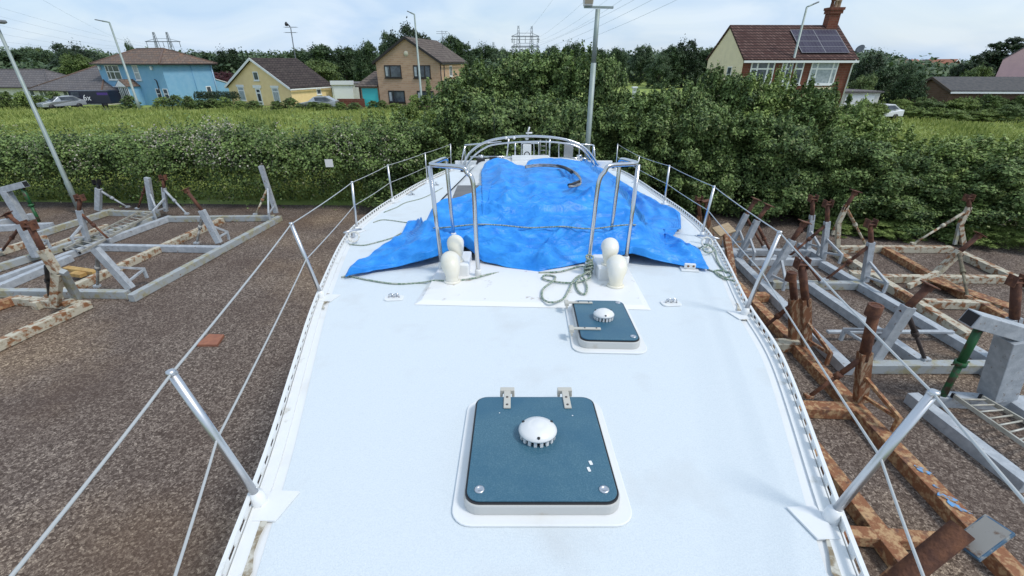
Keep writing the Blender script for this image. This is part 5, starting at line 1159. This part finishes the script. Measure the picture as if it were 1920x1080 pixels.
# vehicles
def car(label, loc, rz, m, van=False):
    h = site('parked_car', loc, rz, label, 'car', None)
    L_, W_, H_ = (4.3, 1.75, 1.5)
    prof = [(0, .45), (.05, .75), (1.05, .92), (1.75, 1.42), (3.2, 1.45), (4.0, 1.0), (4.28, .95), (4.3, .45)]
    mb = MB(); n = len(prof); ins = lambda z: .0 if z < .96 else .16
    v = [(x - L_ / 2, -W_ / 2 + ins(z), z) for x, z in prof] + [(x - L_ / 2, W_ / 2 - ins(z), z) for x, z in prof]
    mb.add([(p[0], p[1], p[2] - .1 if p[2] < .5 else p[2]) for p in v], [tuple(range(n))[::-1], tuple(range(n, 2 * n))] + [(i, i + 1, n + i + 1, n + i) for i in range(n - 1)] + [(n - 1, 0, n, 2 * n - 1)]); mb.build('body', m, h, .05)
    for s_ in (-1, 1):
        mb = MB(); y = s_ * (W_ / 2 - .06); mb.add([(-.95, y, .97), (1.55, y, 1.0), (1.0, y - s_ * .085, 1.36), (-.42, y - s_ * .085, 1.36)], [(0, 1, 2, 3)]); mb.build('side_window', GLAZE, h)
    mb = MB(); mb.add([(-1.08, -.72, .95), (-1.08, .72, .95), (-.44, .62, 1.385), (-.44, -.62, 1.385)], [(0, 1, 2, 3)]); mb.build('windscreen', GLAZE, h)
    for x in (-1.35, 1.3):
        for s_ in (-1, 1): mb = MB(); mb.lathe([(0, -.1), (.31, -.1), (.31, .1), (0, .1)], (x, s_ * .78, .31), 16, Matrix.Rotation(R(90), 3, 'X')); wh = mb.build('wheel', DARK, h); mb = MB(); mb.lathe([(.19, 0), (.17, .03), (0, .03)], (x, s_ * .885, .31), 12, Matrix.Rotation(R(90) * s_ * 1.0, 3, 'X')); mb.build('rim', ALU, wh)
    for s_ in (-.6, .6): mb = MB(); mb.box((-L_ / 2 + .03, s_, .68), (.08, .34, .14)); mb.build('headlight', CURTAIN, h)
    return h
q = Q(108, 188, 58.5); car('silver car with a pale windscreen parked left of the navy van', (q.x, 58.9), R(62), CARS)
q = Q(650, 200, 58.5); car('dark silver car half hidden in front of the yellow bungalow', (Q(600, 198, 58.6).x, 58.6), R(4), CARS)
q = Q(1650, 195, 47.6); car('white car parked in front of the white garage', (q.x, 47.6), R(8), CARW)
o = Q(128, 185, 60.3); e = Q(205, 185, 60.3); L_ = e.x - o.x; h = site('navy_van', (o.x, 60.3), R(1), 'navy blue van with white lettering and a purple panel by the blue house', 'van')
mb = MB(); mb.hexa([(0, 0, .45), (L_, 0, .45), (L_, 1.9, .45), (0, 1.9, .45), (.25, .06, 1.95), (L_ - .05, .06, 1.95), (L_ - .05, 1.84, 1.95), (.25, 1.84, 1.95)]); mb.build('body', CARN, h, .06)
mb = MB(); mb.add([(L_ * .72, -.003 + .02, .75), (L_ * .98, .017, .75), (L_ * .98, .05, 1.75), (L_ * .72, .05, 1.75)], [(0, 1, 2, 3)]); mb.build('purple_panel', PURPLE, h)
mb = MB(); mb.add([(.35, 0.004, 1.25), (1.5, .004, 1.25), (1.5, .03, 1.8), (.6, .03, 1.8)], [(0, 1, 2, 3)]); mb.build('cab_window', GLAZE, h)
cu = bpy.data.curves.new('lettering', 'FONT'); cu.body = '6x'; cu.size = .95; cu.extrude = .01; cu.materials.append(UPVC); ft = bpy.data.objects.new('lettering', cu); COL.objects.link(ft); bpy.context.view_layer.update(); lm = bpy.data.meshes.new_from_object(ft.evaluated_get(bpy.context.evaluated_depsgraph_get())); bpy.data.objects.remove(ft); fo = bpy.data.objects.new('lettering', lm); COL.objects.link(fo); fo.parent = h; fo.location = (L_ * .36, -.004, .85); fo.rotation_euler = (R(88), 0, 0)
for x in (.9, L_ - 1.0):
    mb = MB(); mb.lathe([(0, -.1), (.33, -.1), (.33, .1), (0, .1)], (x, .12, .33), 16, Matrix.Rotation(R(90), 3, 'X')); mb.build('wheel', DARK, h)

# ================================================================ HEDGES, BUSHES AND TREES
def unit_bush(name, seed, n, size, m):
    """sprays of leaves: many small lobes on an uneven dome, so light falls on their tops and gaps stay dark"""
    rng = random.Random(seed); bl = []
    for k in range(46):
        a = rng.random() * 6.283; el = rng.random() ** 0.8; r = .40 * math.sqrt(max(0, 1 - (el * .98) ** 2.4)) * rng.uniform(.8, 1.12)
        s_ = rng.uniform(.055, .125); bl.append((r * math.cos(a), r * math.sin(a), .06 + .84 * el * rng.uniform(.9, 1.05), s_, s_, s_ * rng.uniform(.7, 1.0)))
    bl += [(0, 0, .36, .27, .27, .36)]
    for k in range(16): a = rng.random() * 6.283; r = .34 * rng.random(); bl.append((r * math.cos(a), r * math.sin(a), .84 + .12 * rng.random() - .5 * r * r, .022, .022, .085))
    return crown(name, bl, n, size, m, seed, 0.38, 0.3, 0.0)
def fit(me):
    n = len(me.vertices); a = np.empty(n * 3, dtype=np.float32); me.vertices.foreach_get('co', a); a = a.reshape(-1, 3)
    a[:, 2] -= np.percentile(a[:, 2], .2); a[:, 2] /= np.percentile(a[:, 2], 99.3); w = np.percentile(np.abs(a[:, :2]), 99); a[:, :2] *= 0.5 / w
    me.vertices.foreach_set('co', a.reshape(-1)); me.update(); return me
UB = [fit(unit_bush('bush', s_, 36000, 0.026, L_BUSH)) for s_ in (1, 2, 3)] + [fit(unit_bush('bush', s_, 32000, 0.026, L_BRIGHT)) for s_ in (11, 12)]
UB += [fit(unit_bush('bush', 21, 5000, 0.06, L_HEDGE)), fit(unit_bush('bush', 22, 5000, 0.06, L_BRIGHT))]
SG = random.Random(7)
def bush(u, vtop, y, width, k, label, group=None, name='bush', cat='bush', base=0.0, depth=None):
    t = Q(u, vtop, y); o = bpy.data.objects.new(name, UB[k]); COL.objects.link(o); o.location = (t.x, y, base); o.scale = (width, depth or width * .9, t.z - base); o.rotation_euler = (0, 0, SG.random() * 6.28 if depth is None else 0)
    tag(o, label, cat, group); return o
GB = 'tall bushes behind the yard'
for u, v, y, w, k, lab in (
    (812, 215, 19.0, 3.2, 4, 'lower light green bush at the left end of the tall bushes'), (856, 152, 20.5, 4.2, 0, 'dark bush in front of the right side of the buff brick house'),
    (905, 122, 21.5, 4.4, 1, 'tall bush just left of the twin mast pylon'), (965, 108, 22.5, 4.6, 2, 'tall bush directly under the twin mast pylon'),
    (1030, 104, 21.5, 4.4, 0, 'tall bush between the twin mast pylon and the floodlight'), (1092, 100, 21.0, 4.0, 1, 'tallest bush, standing behind the floodlight post'),
    (1135, 118, 20.5, 2.8, 2, 'dark bush just right of the floodlight post'), (1215, 176, 19.0, 3.6, 0, 'dark bush below the small patch of far field'),
    (1285, 162, 19.5, 3.4, 1, 'bush between the far field patch and the cream gable'), (1348, 134, 20.0, 3.0, 2, 'bush in front of the cream gable end'),
    (1400, 146, 19.5, 3.6, 0, 'bush below the left windows of the red brick villa'), (1452, 142, 19.0, 3.6, 4, 'light green bush below the middle windows of the red brick villa'),
    (1520, 160, 18.5, 3.6, 1, 'bush below the right bay window of the red brick villa'), (1575, 186, 18.0, 3.4, 4, 'light green bush left of the white garage'),
    (1640, 222, 17.2, 3.6, 3, 'yellow green bush below the white garage'), (1725, 262, 16.4, 4.0, 4, 'light bush sloping down to the right of the yard'), (1815, 262, 15.6, 3.8, 3, 'light bush on the right side hedge below the meadow'), (1905, 262, 15.0, 3.8, 4, 'light bush at the right end of the yard hedge')):
    bush(u, v, y, w, k, lab, GB)
GF = 'bushes along the foot of the tall bushes'
for u, v, y, w, k, lab in (
    (760, 238, 18.0, 3.6, 1, 'front bush beside the left end of the yacht stern arch'), (850, 205, 17.6, 3.6, 2, 'front bush behind the left half of the yacht stern arch'), (930, 190, 17.8, 3.8, 0, 'front bush behind the middle of the yacht stern arch'), (1010, 185, 18.0, 3.6, 1, 'front bush directly behind the stern light'),
    (1075, 195, 17.8, 3.4, 2, 'front bush left of the foot of the floodlight post'), (1160, 205, 17.4, 3.4, 0, 'front bush right of the foot of the floodlight post'), (1240, 210, 17.2, 3.6, 1, 'front bush behind the right guard wires of the yacht'), (1320, 205, 17.0, 3.6, 2, 'front bush behind the smaller grey cradle'),
    (1400, 215, 16.6, 3.4, 0, 'front bush behind the rusty posts of the large grey cradle'), (1480, 225, 16.4, 3.4, 1, 'front bush behind the far corner of the large grey cradle'), (1560, 250, 16.0, 3.4, 2, 'front bush behind the left post of the rusty white cradle'), (1640, 270, 15.6, 3.4, 0, 'front bush behind the middle of the rusty white cradle'),
    (1720, 292, 15.2, 3.2, 1, 'front bush behind the crooked post of the rusty white cradle'), (1800, 300, 14.8, 3.2, 2, 'front bush right of the crooked post of the rusty white cradle'), (1890, 300, 14.3, 3.4, 0, 'front bush at the right edge behind the cradles')):
    bush(u, v, y, w, k, lab, GF)
# long bramble hedge on the left
def long_hedge():
    rng = random.Random(5); bl = []
    prof = [(-60, 250), (0, 252), (100, 256), (200, 258), (300, 250), (380, 238), (440, 240), (500, 252), (560, 254), (610, 240), (660, 238), (720, 240), (790, 236)]
    for u in range(-70, 800, 13):
        v = float(np.interp(u, [p[0] for p in prof], [p[1] for p in prof])); y = 18.1 - 0.0003 * u
        t = Q(u, v, y); bl.append((t.x, y + rng.uniform(-.3, .3), t.z * .55, .75, .95, t.z * .47 * rng.uniform(.92, 1.06)))
        bl.append((t.x + rng.uniform(-.2, .2), y - .75 + rng.uniform(-.2, .2), t.z * rng.uniform(.52, .84), .5, .5, .34 + .2 * rng.random()))
        if rng.random() < .5: bl.append((t.x, y - .5, t.z * rng.uniform(.75, .92), .4, .4, .38))
    me = crown('bramble_hedge', bl, 175000, 0.085, L_HEDGE, 9, 0.45, 0.34, 0.0, 0.7)
    o = bpy.data.objects.new('bramble_hedge', me); COL.objects.link(o); tag(o, 'long clipped bramble hedge along the left side of the yard', 'hedge')
    r2 = np.random.default_rng(4); p, d = blob_points(bl, 34000, r2, 0.06, .22, .1); keep = (d[:, 2] > .05) & (p[:, 2] > 1.2); p = p[keep] + d[keep] * .05
    cl = np.sin(p[:, 0] * 1.1 + 1) + np.sin(p[:, 0] * 2.7) * .7 + np.sin(p[:, 2] * 3 + p[:, 0]) * .8 + r2.normal(size=len(p)) * .5 + np.where((p[:, 0] > -15) & (p[:, 0] < -7.5), .9, -.5); p = p[cl > 1.0]
    nr = r2.normal(size=p.shape) * .6 + np.array([0, -.4, .8]); nr /= np.linalg.norm(nr, axis=1, keepdims=True)
    b = bpy.data.objects.new('blossom', quads_mesh('blossom', leaf_quads(p, nr, .055, r2, .9), len(p), BLOSSOM)); COL.objects.link(b); b.parent = o
long_hedge()
for k, (u, v, y, w) in enumerate(((470, 222, 20.5, 1.3), (500, 226, 20.5, 1.2), (640, 232, 20, 1.6), (700, 214, 22, 2.2), (765, 200, 24, 3.0))):
    bush(u, v, y, w, 3 + k % 2, ['pale leafy weed clump above the left hedge, left of the yellow shoot', 'yellow green shoot sticking up above the left hedge', 'small light bush above the left hedge near the white notice', 'rounded light bush in the meadow near the tall bushes', 'larger light bush in the meadow beside the tall bushes'][k], 'light bushes in the meadow')
# weeds at the foot of the right hand bushes
for k, (u, v, y, w) in enumerate(((1560, 432, 14.6, 1.4), (1640, 436, 14.3, 1.5), (1700, 440, 14.0, 1.3), (1830, 440, 13.6, 1.8), (1900, 452, 13.2, 1.8))):
    bush(u, v - 26, y, w, 4 if k % 2 else 3, 'low green weeds at the foot of the bushes behind the rusty white cradle', 'weeds along the right edge of the gravel', 'weed_clump', 'weeds')
# garden planting before the houses
gl = ['ragged plants before the hipped bungalow, left of the silver car', 'plants at the far left edge before the slate bungalow', 'shrub before the blue house porch', 'flowering plants under the right windows of the blue house', 'low plants at the right corner of the blue house', 'plants between the blue house and the yellow bungalow',
      'tall weeds under the left window of the yellow bungalow', 'shrubs under the right window of the yellow bungalow', 'shrubs at the corner of the yellow bungalow', 'plants in front of the low red garden wall', 'dark shrub before the turquoise garage door', 'shrub below the lower left window of the buff brick house', 'light bush below the lower right window of the buff brick house']
for k, (u, v, y, w) in enumerate(((70, 176, 59, 4.5), (10, 172, 59, 4.5), (238, 176, 59, 2.2), (325, 181, 59, 5.2), (375, 184, 59, 4.0), (408, 186, 59, 3.6), (462, 190, 58.5, 3.4), (532, 188, 58.5, 3.4), (575, 191, 58, 3.2), (650, 196, 57.5, 3.0), (697, 186, 58, 2.2), (728, 190, 58, 3.2), (800, 182, 57, 4.2))):
    m_ = max(1, round(w / 1.5))
    for j in range(m_): du = (j - (m_ - 1) / 2) * 24; bush(u + du, v - 5 + SG.random() * 9, y + SG.uniform(-.6, .6), SG.uniform(1.5, 2.3), 5 if (k + j) % 3 else 6, gl[k], 'garden plants before the houses', 'garden_shrub', 'shrub')
bl = [(x * .5, 0, .9, .45, .55, .85) for x in range(-5, 6)]
q = Q(408, 186, 63); o = bpy.data.objects.new('clipped_hedge', crown('clipped_hedge', bl, 5000, .16, L_DARK, 31, .2, .08, 0)); COL.objects.link(o); o.location = (q.x, 63, 0); tag(o, 'dark clipped hedge between the blue house and the yellow bungalow', 'hedge')
for k, (u, v, y, w) in enumerate(((1668, 190, 50, 4.6), (1715, 184, 50.5, 5), (1775, 184, 50.5, 5), (1835, 182, 50.5, 5), (1895, 181, 50.5, 5), (1950, 180, 50.5, 5), (1630, 196, 45.5, 3.6), (1740, 199, 47, 4.4), (1815, 203, 46, 4.4), (1880, 200, 46, 4.6))):
    for j in (-1, 1): bush(u + j * 20, v - 4 + SG.random() * 9, y + SG.uniform(-.8, .8), w * .58, (0, 3, 1, 4, 2, 0, 3, 4, 3, 4)[(k + (j > 0)) % 10], ['bush just right of the white car', 'bush below the left gable corner of the brown outbuilding', 'bush below the brown outbuilding eaves', 'bush below the middle of the outbuilding roof', 'bush before the pink house', 'bush cut by the right edge below the pink house', 'bush just in front of the white car', 'low flowering bush at the edge of the right meadow', 'low light bush in the middle of the right meadow edge', 'low light bush at the right end of the meadow edge'][k], 'bushes beyond the right meadow')
# trees
def unit_tree(seed, m, n=17000, size=.034, kind='round'):
    rng = random.Random(seed); bl = []
    if kind == 'round':
        for k in range(44):
            a = rng.random() * 6.283; el = rng.random(); r = .40 * math.sqrt(max(0.02, 1 - (abs(el - .42) / .60) ** 2)) * rng.uniform(.75, 1.1); s_ = rng.uniform(.06, .13)
            bl.append((r * math.cos(a), r * math.sin(a), .12 + .80 * el, s_, s_, s_ * .8))
        bl.append((0, 0, .52, .35, .35, .42))
    elif kind == 'cone':
        for k in range(14): t = k / 13; bl.append((.02 * rng.uniform(-1, 1), 0, .1 + .85 * t, .3 * (1 - t) + .03, .3 * (1 - t) + .03, .08))
    else:                                                    # wind bent pine: layered plates leaning to one side
        for k in range(16): t = rng.random(); a = rng.random() * 6.283; r = .3 * (1 - t * .6) * rng.random(); bl.append((r * math.cos(a) + t * .22, r * math.sin(a), .3 + .66 * t, .17 - .08 * t, .17 - .08 * t, .06))
        bl.append((0, 0, .3, .3, .3, .14)); bl.append((.1, 0, .55, .2, .2, .2))
    return fit(crown('tree_crown', bl, n, size, m, seed, .5, .3))
UT = {k: [unit_tree(s_, m, kind=kd) for s_ in ss] for k, (m, ss, kd) in dict(dark=(L_FAR, (1, 2, 3, 4), 'round'), light=(L_FARB, (5, 6), 'round'), ever=(L_DARK, (7, 8), 'round'), red=(L_RED, (9,), 'round'), cone=(L_DARK, (10,), 'cone'), pine=(L_DARK, (12, 13), 'pine')).items()}
mb = MB(); mb.tube([(0, 0, 0), (0.01, 0, .3), (-.01, .01, .55), (0, 0, .8)], [.03, .024, .016, .004], 8)
for k in range(6): a = k * 1.1; mb.tube([(0, 0, .3 + .07 * k), (.14 * math.cos(a), .14 * math.sin(a), .45 + .07 * k), (.24 * math.cos(a), .24 * math.sin(a), .55 + .06 * k)], [.012, .008, .002], 6)
_tk = mb.build('trunk', BARK, at=(0, 0, 0)); TRUNK = _tk.data; bpy.data.objects.remove(_tk)
cnt = [0]
def tree(u, vtop, y, wpx, kind, label, group='trees of the far treeline', cat='tree', name='tree'):
    t = Q(u, vtop, y); hgt = t.z; w = abs(Q(u + wpx / 2, vtop, y).x - Q(u - wpx / 2, vtop, y).x)
    o = thing(name, (t.x, y, 0), label, cat, group); o.rotation_euler = (0, 0, SG.random() * 6.28 if kind != 'pine' else 0); cnt[0] += 1
    for nm, me in (('crown', UT[kind][cnt[0] % len(UT[kind])]), ('trunk', TRUNK)):
        c = bpy.data.objects.new(nm, me); COL.objects.link(c); c.parent = o; c.scale = (w, w, hgt) if nm == 'crown' else (max(4, w * .8), max(4, w * .8), hgt * .9)
    return o
A_ = [('dark', 'trees above the slate bungalow at the far left', [(-20, 96, 115, 90), (35, 92, 120, 80), (75, 98, 110, 70)]), ('ever', 'big dark evergreen above the hipped bungalow', [(125, 84, 105, 80)]), ('ever', 'dark evergreen right of the biggest one above the hipped bungalow', [(155, 97, 110, 60)]), ('light', 'light green round tree between the hipped bungalow and the blue house', [(140, 103, 95, 58)]), ('light', 'thin pale tree left of the big evergreen at the far left', [(65, 90, 125, 40)]),
      ('dark', 'small tree showing above the ridge of the blue house', [(240, 82, 90, 22)]), ('dark', 'distant tree behind the blue house', [(200, 104, 140, 70), (335, 98, 150, 60), (378, 98, 145, 60)]), ('ever', 'broad dark tree between the blue house and the yellow bungalow', [(425, 94, 105, 64)]), ('red', 'copper leaved tree behind the clipped dark hedge', [(410, 136, 80, 62)]),
      ('cone', 'small pointed conifer left of the yellow bungalow ridge', [(454, 98, 130, 12), (463, 99, 130, 12)]), ('dark', 'low distant tree above the yellow bungalow roof', [(490, 104, 160, 50), (530, 104, 150, 40)]), ('dark', 'tall tree by the television aerial', [(590, 86, 100, 90), (560, 95, 110, 60)]), ('light', 'light green tree behind the right end of the yellow bungalow roof', [(600, 114, 74, 78)]),
      ('dark', 'tall feathery tree left of the buff brick house', [(642, 90, 105, 60), (684, 80, 100, 50), (665, 96, 112, 50)]), ('ever', 'big dark domed tree behind the buff brick house gable', [(762, 52, 82, 92)]), ('dark', 'paler tree against the left side of the domed tree', [(728, 64, 84, 50)]), ('dark', 'tree behind the right roof slope of the buff brick house', [(842, 69, 95, 60), (868, 82, 98, 60)]),
      ('dark', 'treeline tree between the buff brick house and the twin pylon', [(905, 86, 120, 60), (935, 92, 125, 60)]), ('dark', 'treeline tree behind the tall bushes in the middle', [(985, 100, 130, 60), (1035, 88, 125, 50), (1075, 82, 118, 56), (1120, 94, 120, 50)]), ('dark', 'round treeline tree right of the floodlight post', [(1160, 92, 115, 44), (1207, 87, 120, 50)]), ('ever', 'biggest dark tree left of the cream gable', [(1290, 78, 110, 64)]), ('dark', 'dark tree left of the biggest one by the cream gable', [(1262, 88, 108, 56)]), ('dark', 'tree against the cream gable end', [(1328, 92, 112, 60), (1240, 104, 105, 50)]),
      ('ever', 'wind bent tree just right of the red brick villa', [(1638, 104, 60, 60)]), ('dark', 'rounded tree right of the red brick villa', [(1660, 128, 56, 70)]), ('light', 'light green bush like tree beside the villa downpipe', [(1625, 142, 54, 50)]), ('dark', 'bushy tree between the villa and the brown outbuilding', [(1702, 122, 62, 46), (1718, 138, 52, 56)]), ('pine', 'dark layered pine leaning beside the pink house', [(1868, 74, 84, 90)]), ('pine', 'lower dark pine left of the leaning one', [(1828, 100, 82, 66)]), ('light', 'light green tree under the dark pines', [(1838, 126, 78, 50)]), ('ever', 'dark tree behind the outbuilding roof', [(1805, 120, 84, 30)])]
for kind, lab, lst in A_:
    for q_ in lst: tree(*q_, kind, lab)
L_WOOD = leafmat('distant_wood_leaves', (0.025, 0.05, 0.024), (0.095, 0.145, 0.065), nscale=0.12)
# the woods behind: one uncountable mass
rng = np.random.default_rng(8); bl = []
for k in range(420):
    y = rng.uniform(135, 260); x = rng.uniform(-1, 1) * (y * 1.25); s_ = rng.uniform(5, 9); hh = rng.uniform(4.6, 7.6) * (1 + (y - 135) / 260) * (0.6 if x / y > .78 else 1)
    bl.append((x, y, hh * .5, s_, s_, hh * .5))
for k in range(160):
    y = rng.uniform(100, 135); x = rng.uniform(-1, 1) * (y * 1.25); s_ = rng.uniform(2.5, 5)
    if .12 < x / y < .36 and y < 128: continue
    bl.append((x, y, 1.8, s_, s_, 2.2 + 2 * rng.random()))
me = crown('distant_wood', bl, 190000, 1.05, L_WOOD, 17, .3, .25, 0); o = bpy.data.objects.new('distant_wood', me); COL.objects.link(o); tag(o, 'continuous dark green wood filling the horizon behind the houses', 'wood', kind='stuff')
for k, (u, v, y, w, lab) in enumerate(((1622, 190, 44.5, 2.2, 'bush hiding the front of the white car'), (1650, 195, 45.0, 2.4, 'bush hiding the wheels of the white car'), (588, 194, 57.3, 1.8, 'shrub hiding the front of the dark silver car'), (608, 196, 57.3, 1.8, 'shrub hiding the wheels of the dark silver car'), (636, 194, 57.3, 1.6, 'shrub at the rear of the dark silver car'))):
    bush(u, v - 3, y, w, (3, 4, 5, 6, 5)[k], lab, 'shrubs in front of the parked cars')

# ================================================================ LAMP POSTS, PYLONS, WIRES
def street_lamp(y, top, head, label, r0=0.085, zb=0.0, m=LAMPP):
    t = Q(*top, y); h = Q(*head, y); base = Vector((t.x, y, zb)); c = thing('street_lamp', base, label, 'street lamp', 'street lamps along the road')
    mb = MB(); mb.tube([base, base + Vector((0, 0, 1.2)), base + Vector((0, 0, 1.25)), t], [r0 * 1.25, r0 * 1.25, r0, r0 * 0.6], 12); mb.build('pole', m, c)
    arm = (h - t); mb = MB(); mb.tube([t, t + Vector((arm.x * .15, 0, 0.05)), t.lerp(h, 0.55)], r0 * 0.5, 8); mb.build('arm', m, c)
    mb = MB(); d = arm.normalized(); x = Vector((0, 1, 0)); z_ = d.cross(x).normalized()
    M = Matrix((d, x, z_)).transposed(); mb.box(t.lerp(h, 0.78), (arm.length * 0.55, 0.26, 0.10), 0, M); mb.build('lamp_head', LAMPG, c, 0.04)
    return c
street_lamp(57, (205, 42), (180, 37), 'grey street lamp in front of the blue house', 0.14)
street_lamp(58, (777, 27), (764, 21), 'grey street lamp in front of the buff brick house', 0.14)
street_lamp(45, (1513, 13), (1534, 4), 'grey street lamp in front of the house with solar panels', 0.13)
street_lamp(16.6, (-8, 44), (6, 40), 'tall grey lamp post at the left end of the yard hedge', 0.075)
y = 16.0; t = Q(1121, 17, y); base = Vector((t.x, y, 0)); c = thing('floodlight', base, 'grey floodlight post with a T bar rising behind the yacht stern', 'floodlight')
mb = MB(); mb.tube([base, Q(1113, 118, y) * 1.0], [0.09, 0.085], 14); mb.tube([Q(1113, 118, y), t], [0.08, 0.07], 14); mb.build('pole', LAMPP, c)
mb = MB(); mb.bar(Q(1095, 13, y), Q(1150, 14, y), 0.09, 0.06); mb.build('cross_bar', LAMPP, c, 0.006)
q = Q(1103, 2, y); mb = MB(); mb.hexa([q + Vector(p) for p in ((-.13, -.12, -.13), (.13, -.12, -.13), (.13, .12, -.13), (-.13, .12, -.13), (-.17, -.16, .16), (.17, -.16, .16), (.17, .10, .16), (-.17, .10, .16))]); fl = mb.build('flood_lamp', PLASTIC, c, 0.02)
mb = MB(); mb.box(q + Vector((0, -.145, 0.02)), (.24, .02, .20), 0, Matrix.Rotation(R(6), 3, 'X')); mb.build('lamp_glass', mat('flood_glass', (0.35, 0.30, 0.22), 0.3), fl)
def pylon(y, uc, half, arms, tops, label, mast=0.42, tilt=0.0, r=0.16):
    c0 = Q(uc, 110, y); c = thing('pylon', (c0.x, y, 0), label, 'pylon', 'electricity pylons beyond the trees'); ends = []
    ms = [Q(u, v, y) for u, v in tops]
    for m_ in ms:
        mb = MB(); zt = m_.z; w0, w1 = 3.2, 0.9
        for sx in (-1, 1):
            for sy in (-1, 1): mb.bar((m_.x + sx * w0 / 2, y + sy * w0 / 2, 0), (m_.x + sx * w1 / 2 * .6, y + sy * w1 / 2 * .6, zt), r, r)
        n = 12
        for k in range(n):
            z0, z1 = zt * k / n, zt * (k + 1) / n; wa, wb = w0 + (w1 * .6 - w0) * k / n, w0 + (w1 * .6 - w0) * (k + 1) / n
            for s_ in (-1, 1): mb.bar((m_.x - s_ * wa / 2, y - wa / 2, z0), (m_.x + s_ * wb / 2, y - wb / 2, z1), r * .7, r * .7)
        mb.build('mast', PYLON, c)
    for v in arms:
        a, b, m_ = Q(uc - half, v + 1, y), Q(uc + half, v + 1, y), Q(uc, v - 2, y); mb = MB(); mb.bar(a, b, r * 1.6, r * 2.2); mb.bar(a, (ms[0].x, y, m_.z + .6), r, r); mb.bar(b, (ms[1].x, y, m_.z + .6), r, r); mb.bar((ms[0].x, y, m_.z + .6), (ms[1].x, y, m_.z + .6), r, r); mb.build('cross_arm', PYLON, c)
        for k in (0.03, 0.28, 0.5, 0.72, 0.97):
            ins = a.lerp(b, k); mb = MB(); mb.tube([ins, ins - Vector((0, 0, 2.6))], 0.13, 6); mb.build('insulator', PYLON, c); ends.append(ins - Vector((0, 0, 2.6)))
    return ends
E1 = pylon(230, 985, 26, (67, 86), ((972, 48), (997, 49)), 'tall twin mast electricity pylon above the bushes in the middle')
E2 = pylon(260, 305, 33, (77,), ((287, 60), (312, 60)), 'twin mast electricity pylon above the blue house roof')
pylon(480, 985, 27, (73, 88), ((964, 72), (1008, 71)), 'faint smaller twin pylon seen behind the tall pylon in the middle', r=0.2)
pylon(600, 925, 5, (86,), ((924, 79), (926, 79)), 'tiny distant pylon just left of the tall twin pylon', r=0.2)
def wire(a, b, sag, label, group, r=0.06):
    mb = MB(); pts = [a.lerp(b, k / 20) - Vector((0, 0, sag * 4 * (k / 20) * (1 - k / 20))) for k in range(21)]; mb.tube(pts, r, 5)
    tag(mb.build('power_cable', CABLE), label, 'cable', group)
for k, (i, (u, v)) in enumerate(zip((0, 2, 3, 4, 5, 7, 9), ((1050, -20), (1120, -20), (1165, -20), (1195, -20), (1225, -20), (1260, -20), (1310, -20)))):
    wire(E1[i], Q(u, v, 95), 1.5, 'thin power cable running up to the right from the tall middle pylon', 'power cables from the middle pylon', 0.014 + 0.0025 * k)
for k, (i, (u, v)) in enumerate(zip((0, 1, 3, 4, 0, 2), ((-40, 55), (-40, 38), (-40, 20), (-40, 2), (60, -12), (-40, 72)))):
    wire(E2[i], Q(u, v, 120), 2.0, 'thin power cable running to the left from the pylon above the blue house', 'power cables from the left pylon', 0.018)
# rooftop aerial on its own mast
q = Q(551, 92, 72); c = thing('television_aerial', (q.x, 72, 0), 'television aerial on a tall mast behind the yellow bungalow', 'aerial')
a = Q(545, 52, 72); mb = MB(); mb.tube([(q.x, 72, 0), q, a], 0.07, 6); mb.build('mast', PYLON, c)
for v, h in ((51, 11), (61, 10)):
    mb = MB(); l_, r_ = Q(545 - h, v, 72), Q(545 + h, v, 72); mb.bar(l_, r_, 0.07, 0.07)
    for k in range(7): m_ = l_.lerp(r_, k / 6); mb.bar(m_ - Vector((0, .5, 0)), m_ + Vector((0, .5, 0)), 0.03, 0.03)
    mb.build('aerial_boom', PYLON, c)
b = Q(537, 46, 72); mb = MB(); mb.lathe([(0.0, 0), (0.2, 0.05), (0.22, 0.3), (0.1, 0.5), (0, 0.55)], b - Vector((0, 0, .2)), 10); mb.bar(b + Vector((.15, 0, .1)), b + Vector((.45, 0, -.25)), 0.12, 0.12); tag(mb.build('bird', DARK), 'dark bird perched on top of the television aerial', 'bird')
q = Q(1190, 166, 30); c = thing('white_post', (q.x, 30, 0), 'white post standing in the bushes right of the floodlight', 'post'); mb = MB(); mb.box((q.x, 30, q.z / 2), (.2, .2, q.z)); mb.build('shaft', UPVC, c, .01); mb = MB(); mb.box((q.x, 30, q.z + .05), (.32, .32, .1)); mb.build('cap', UPVC, c, .02)
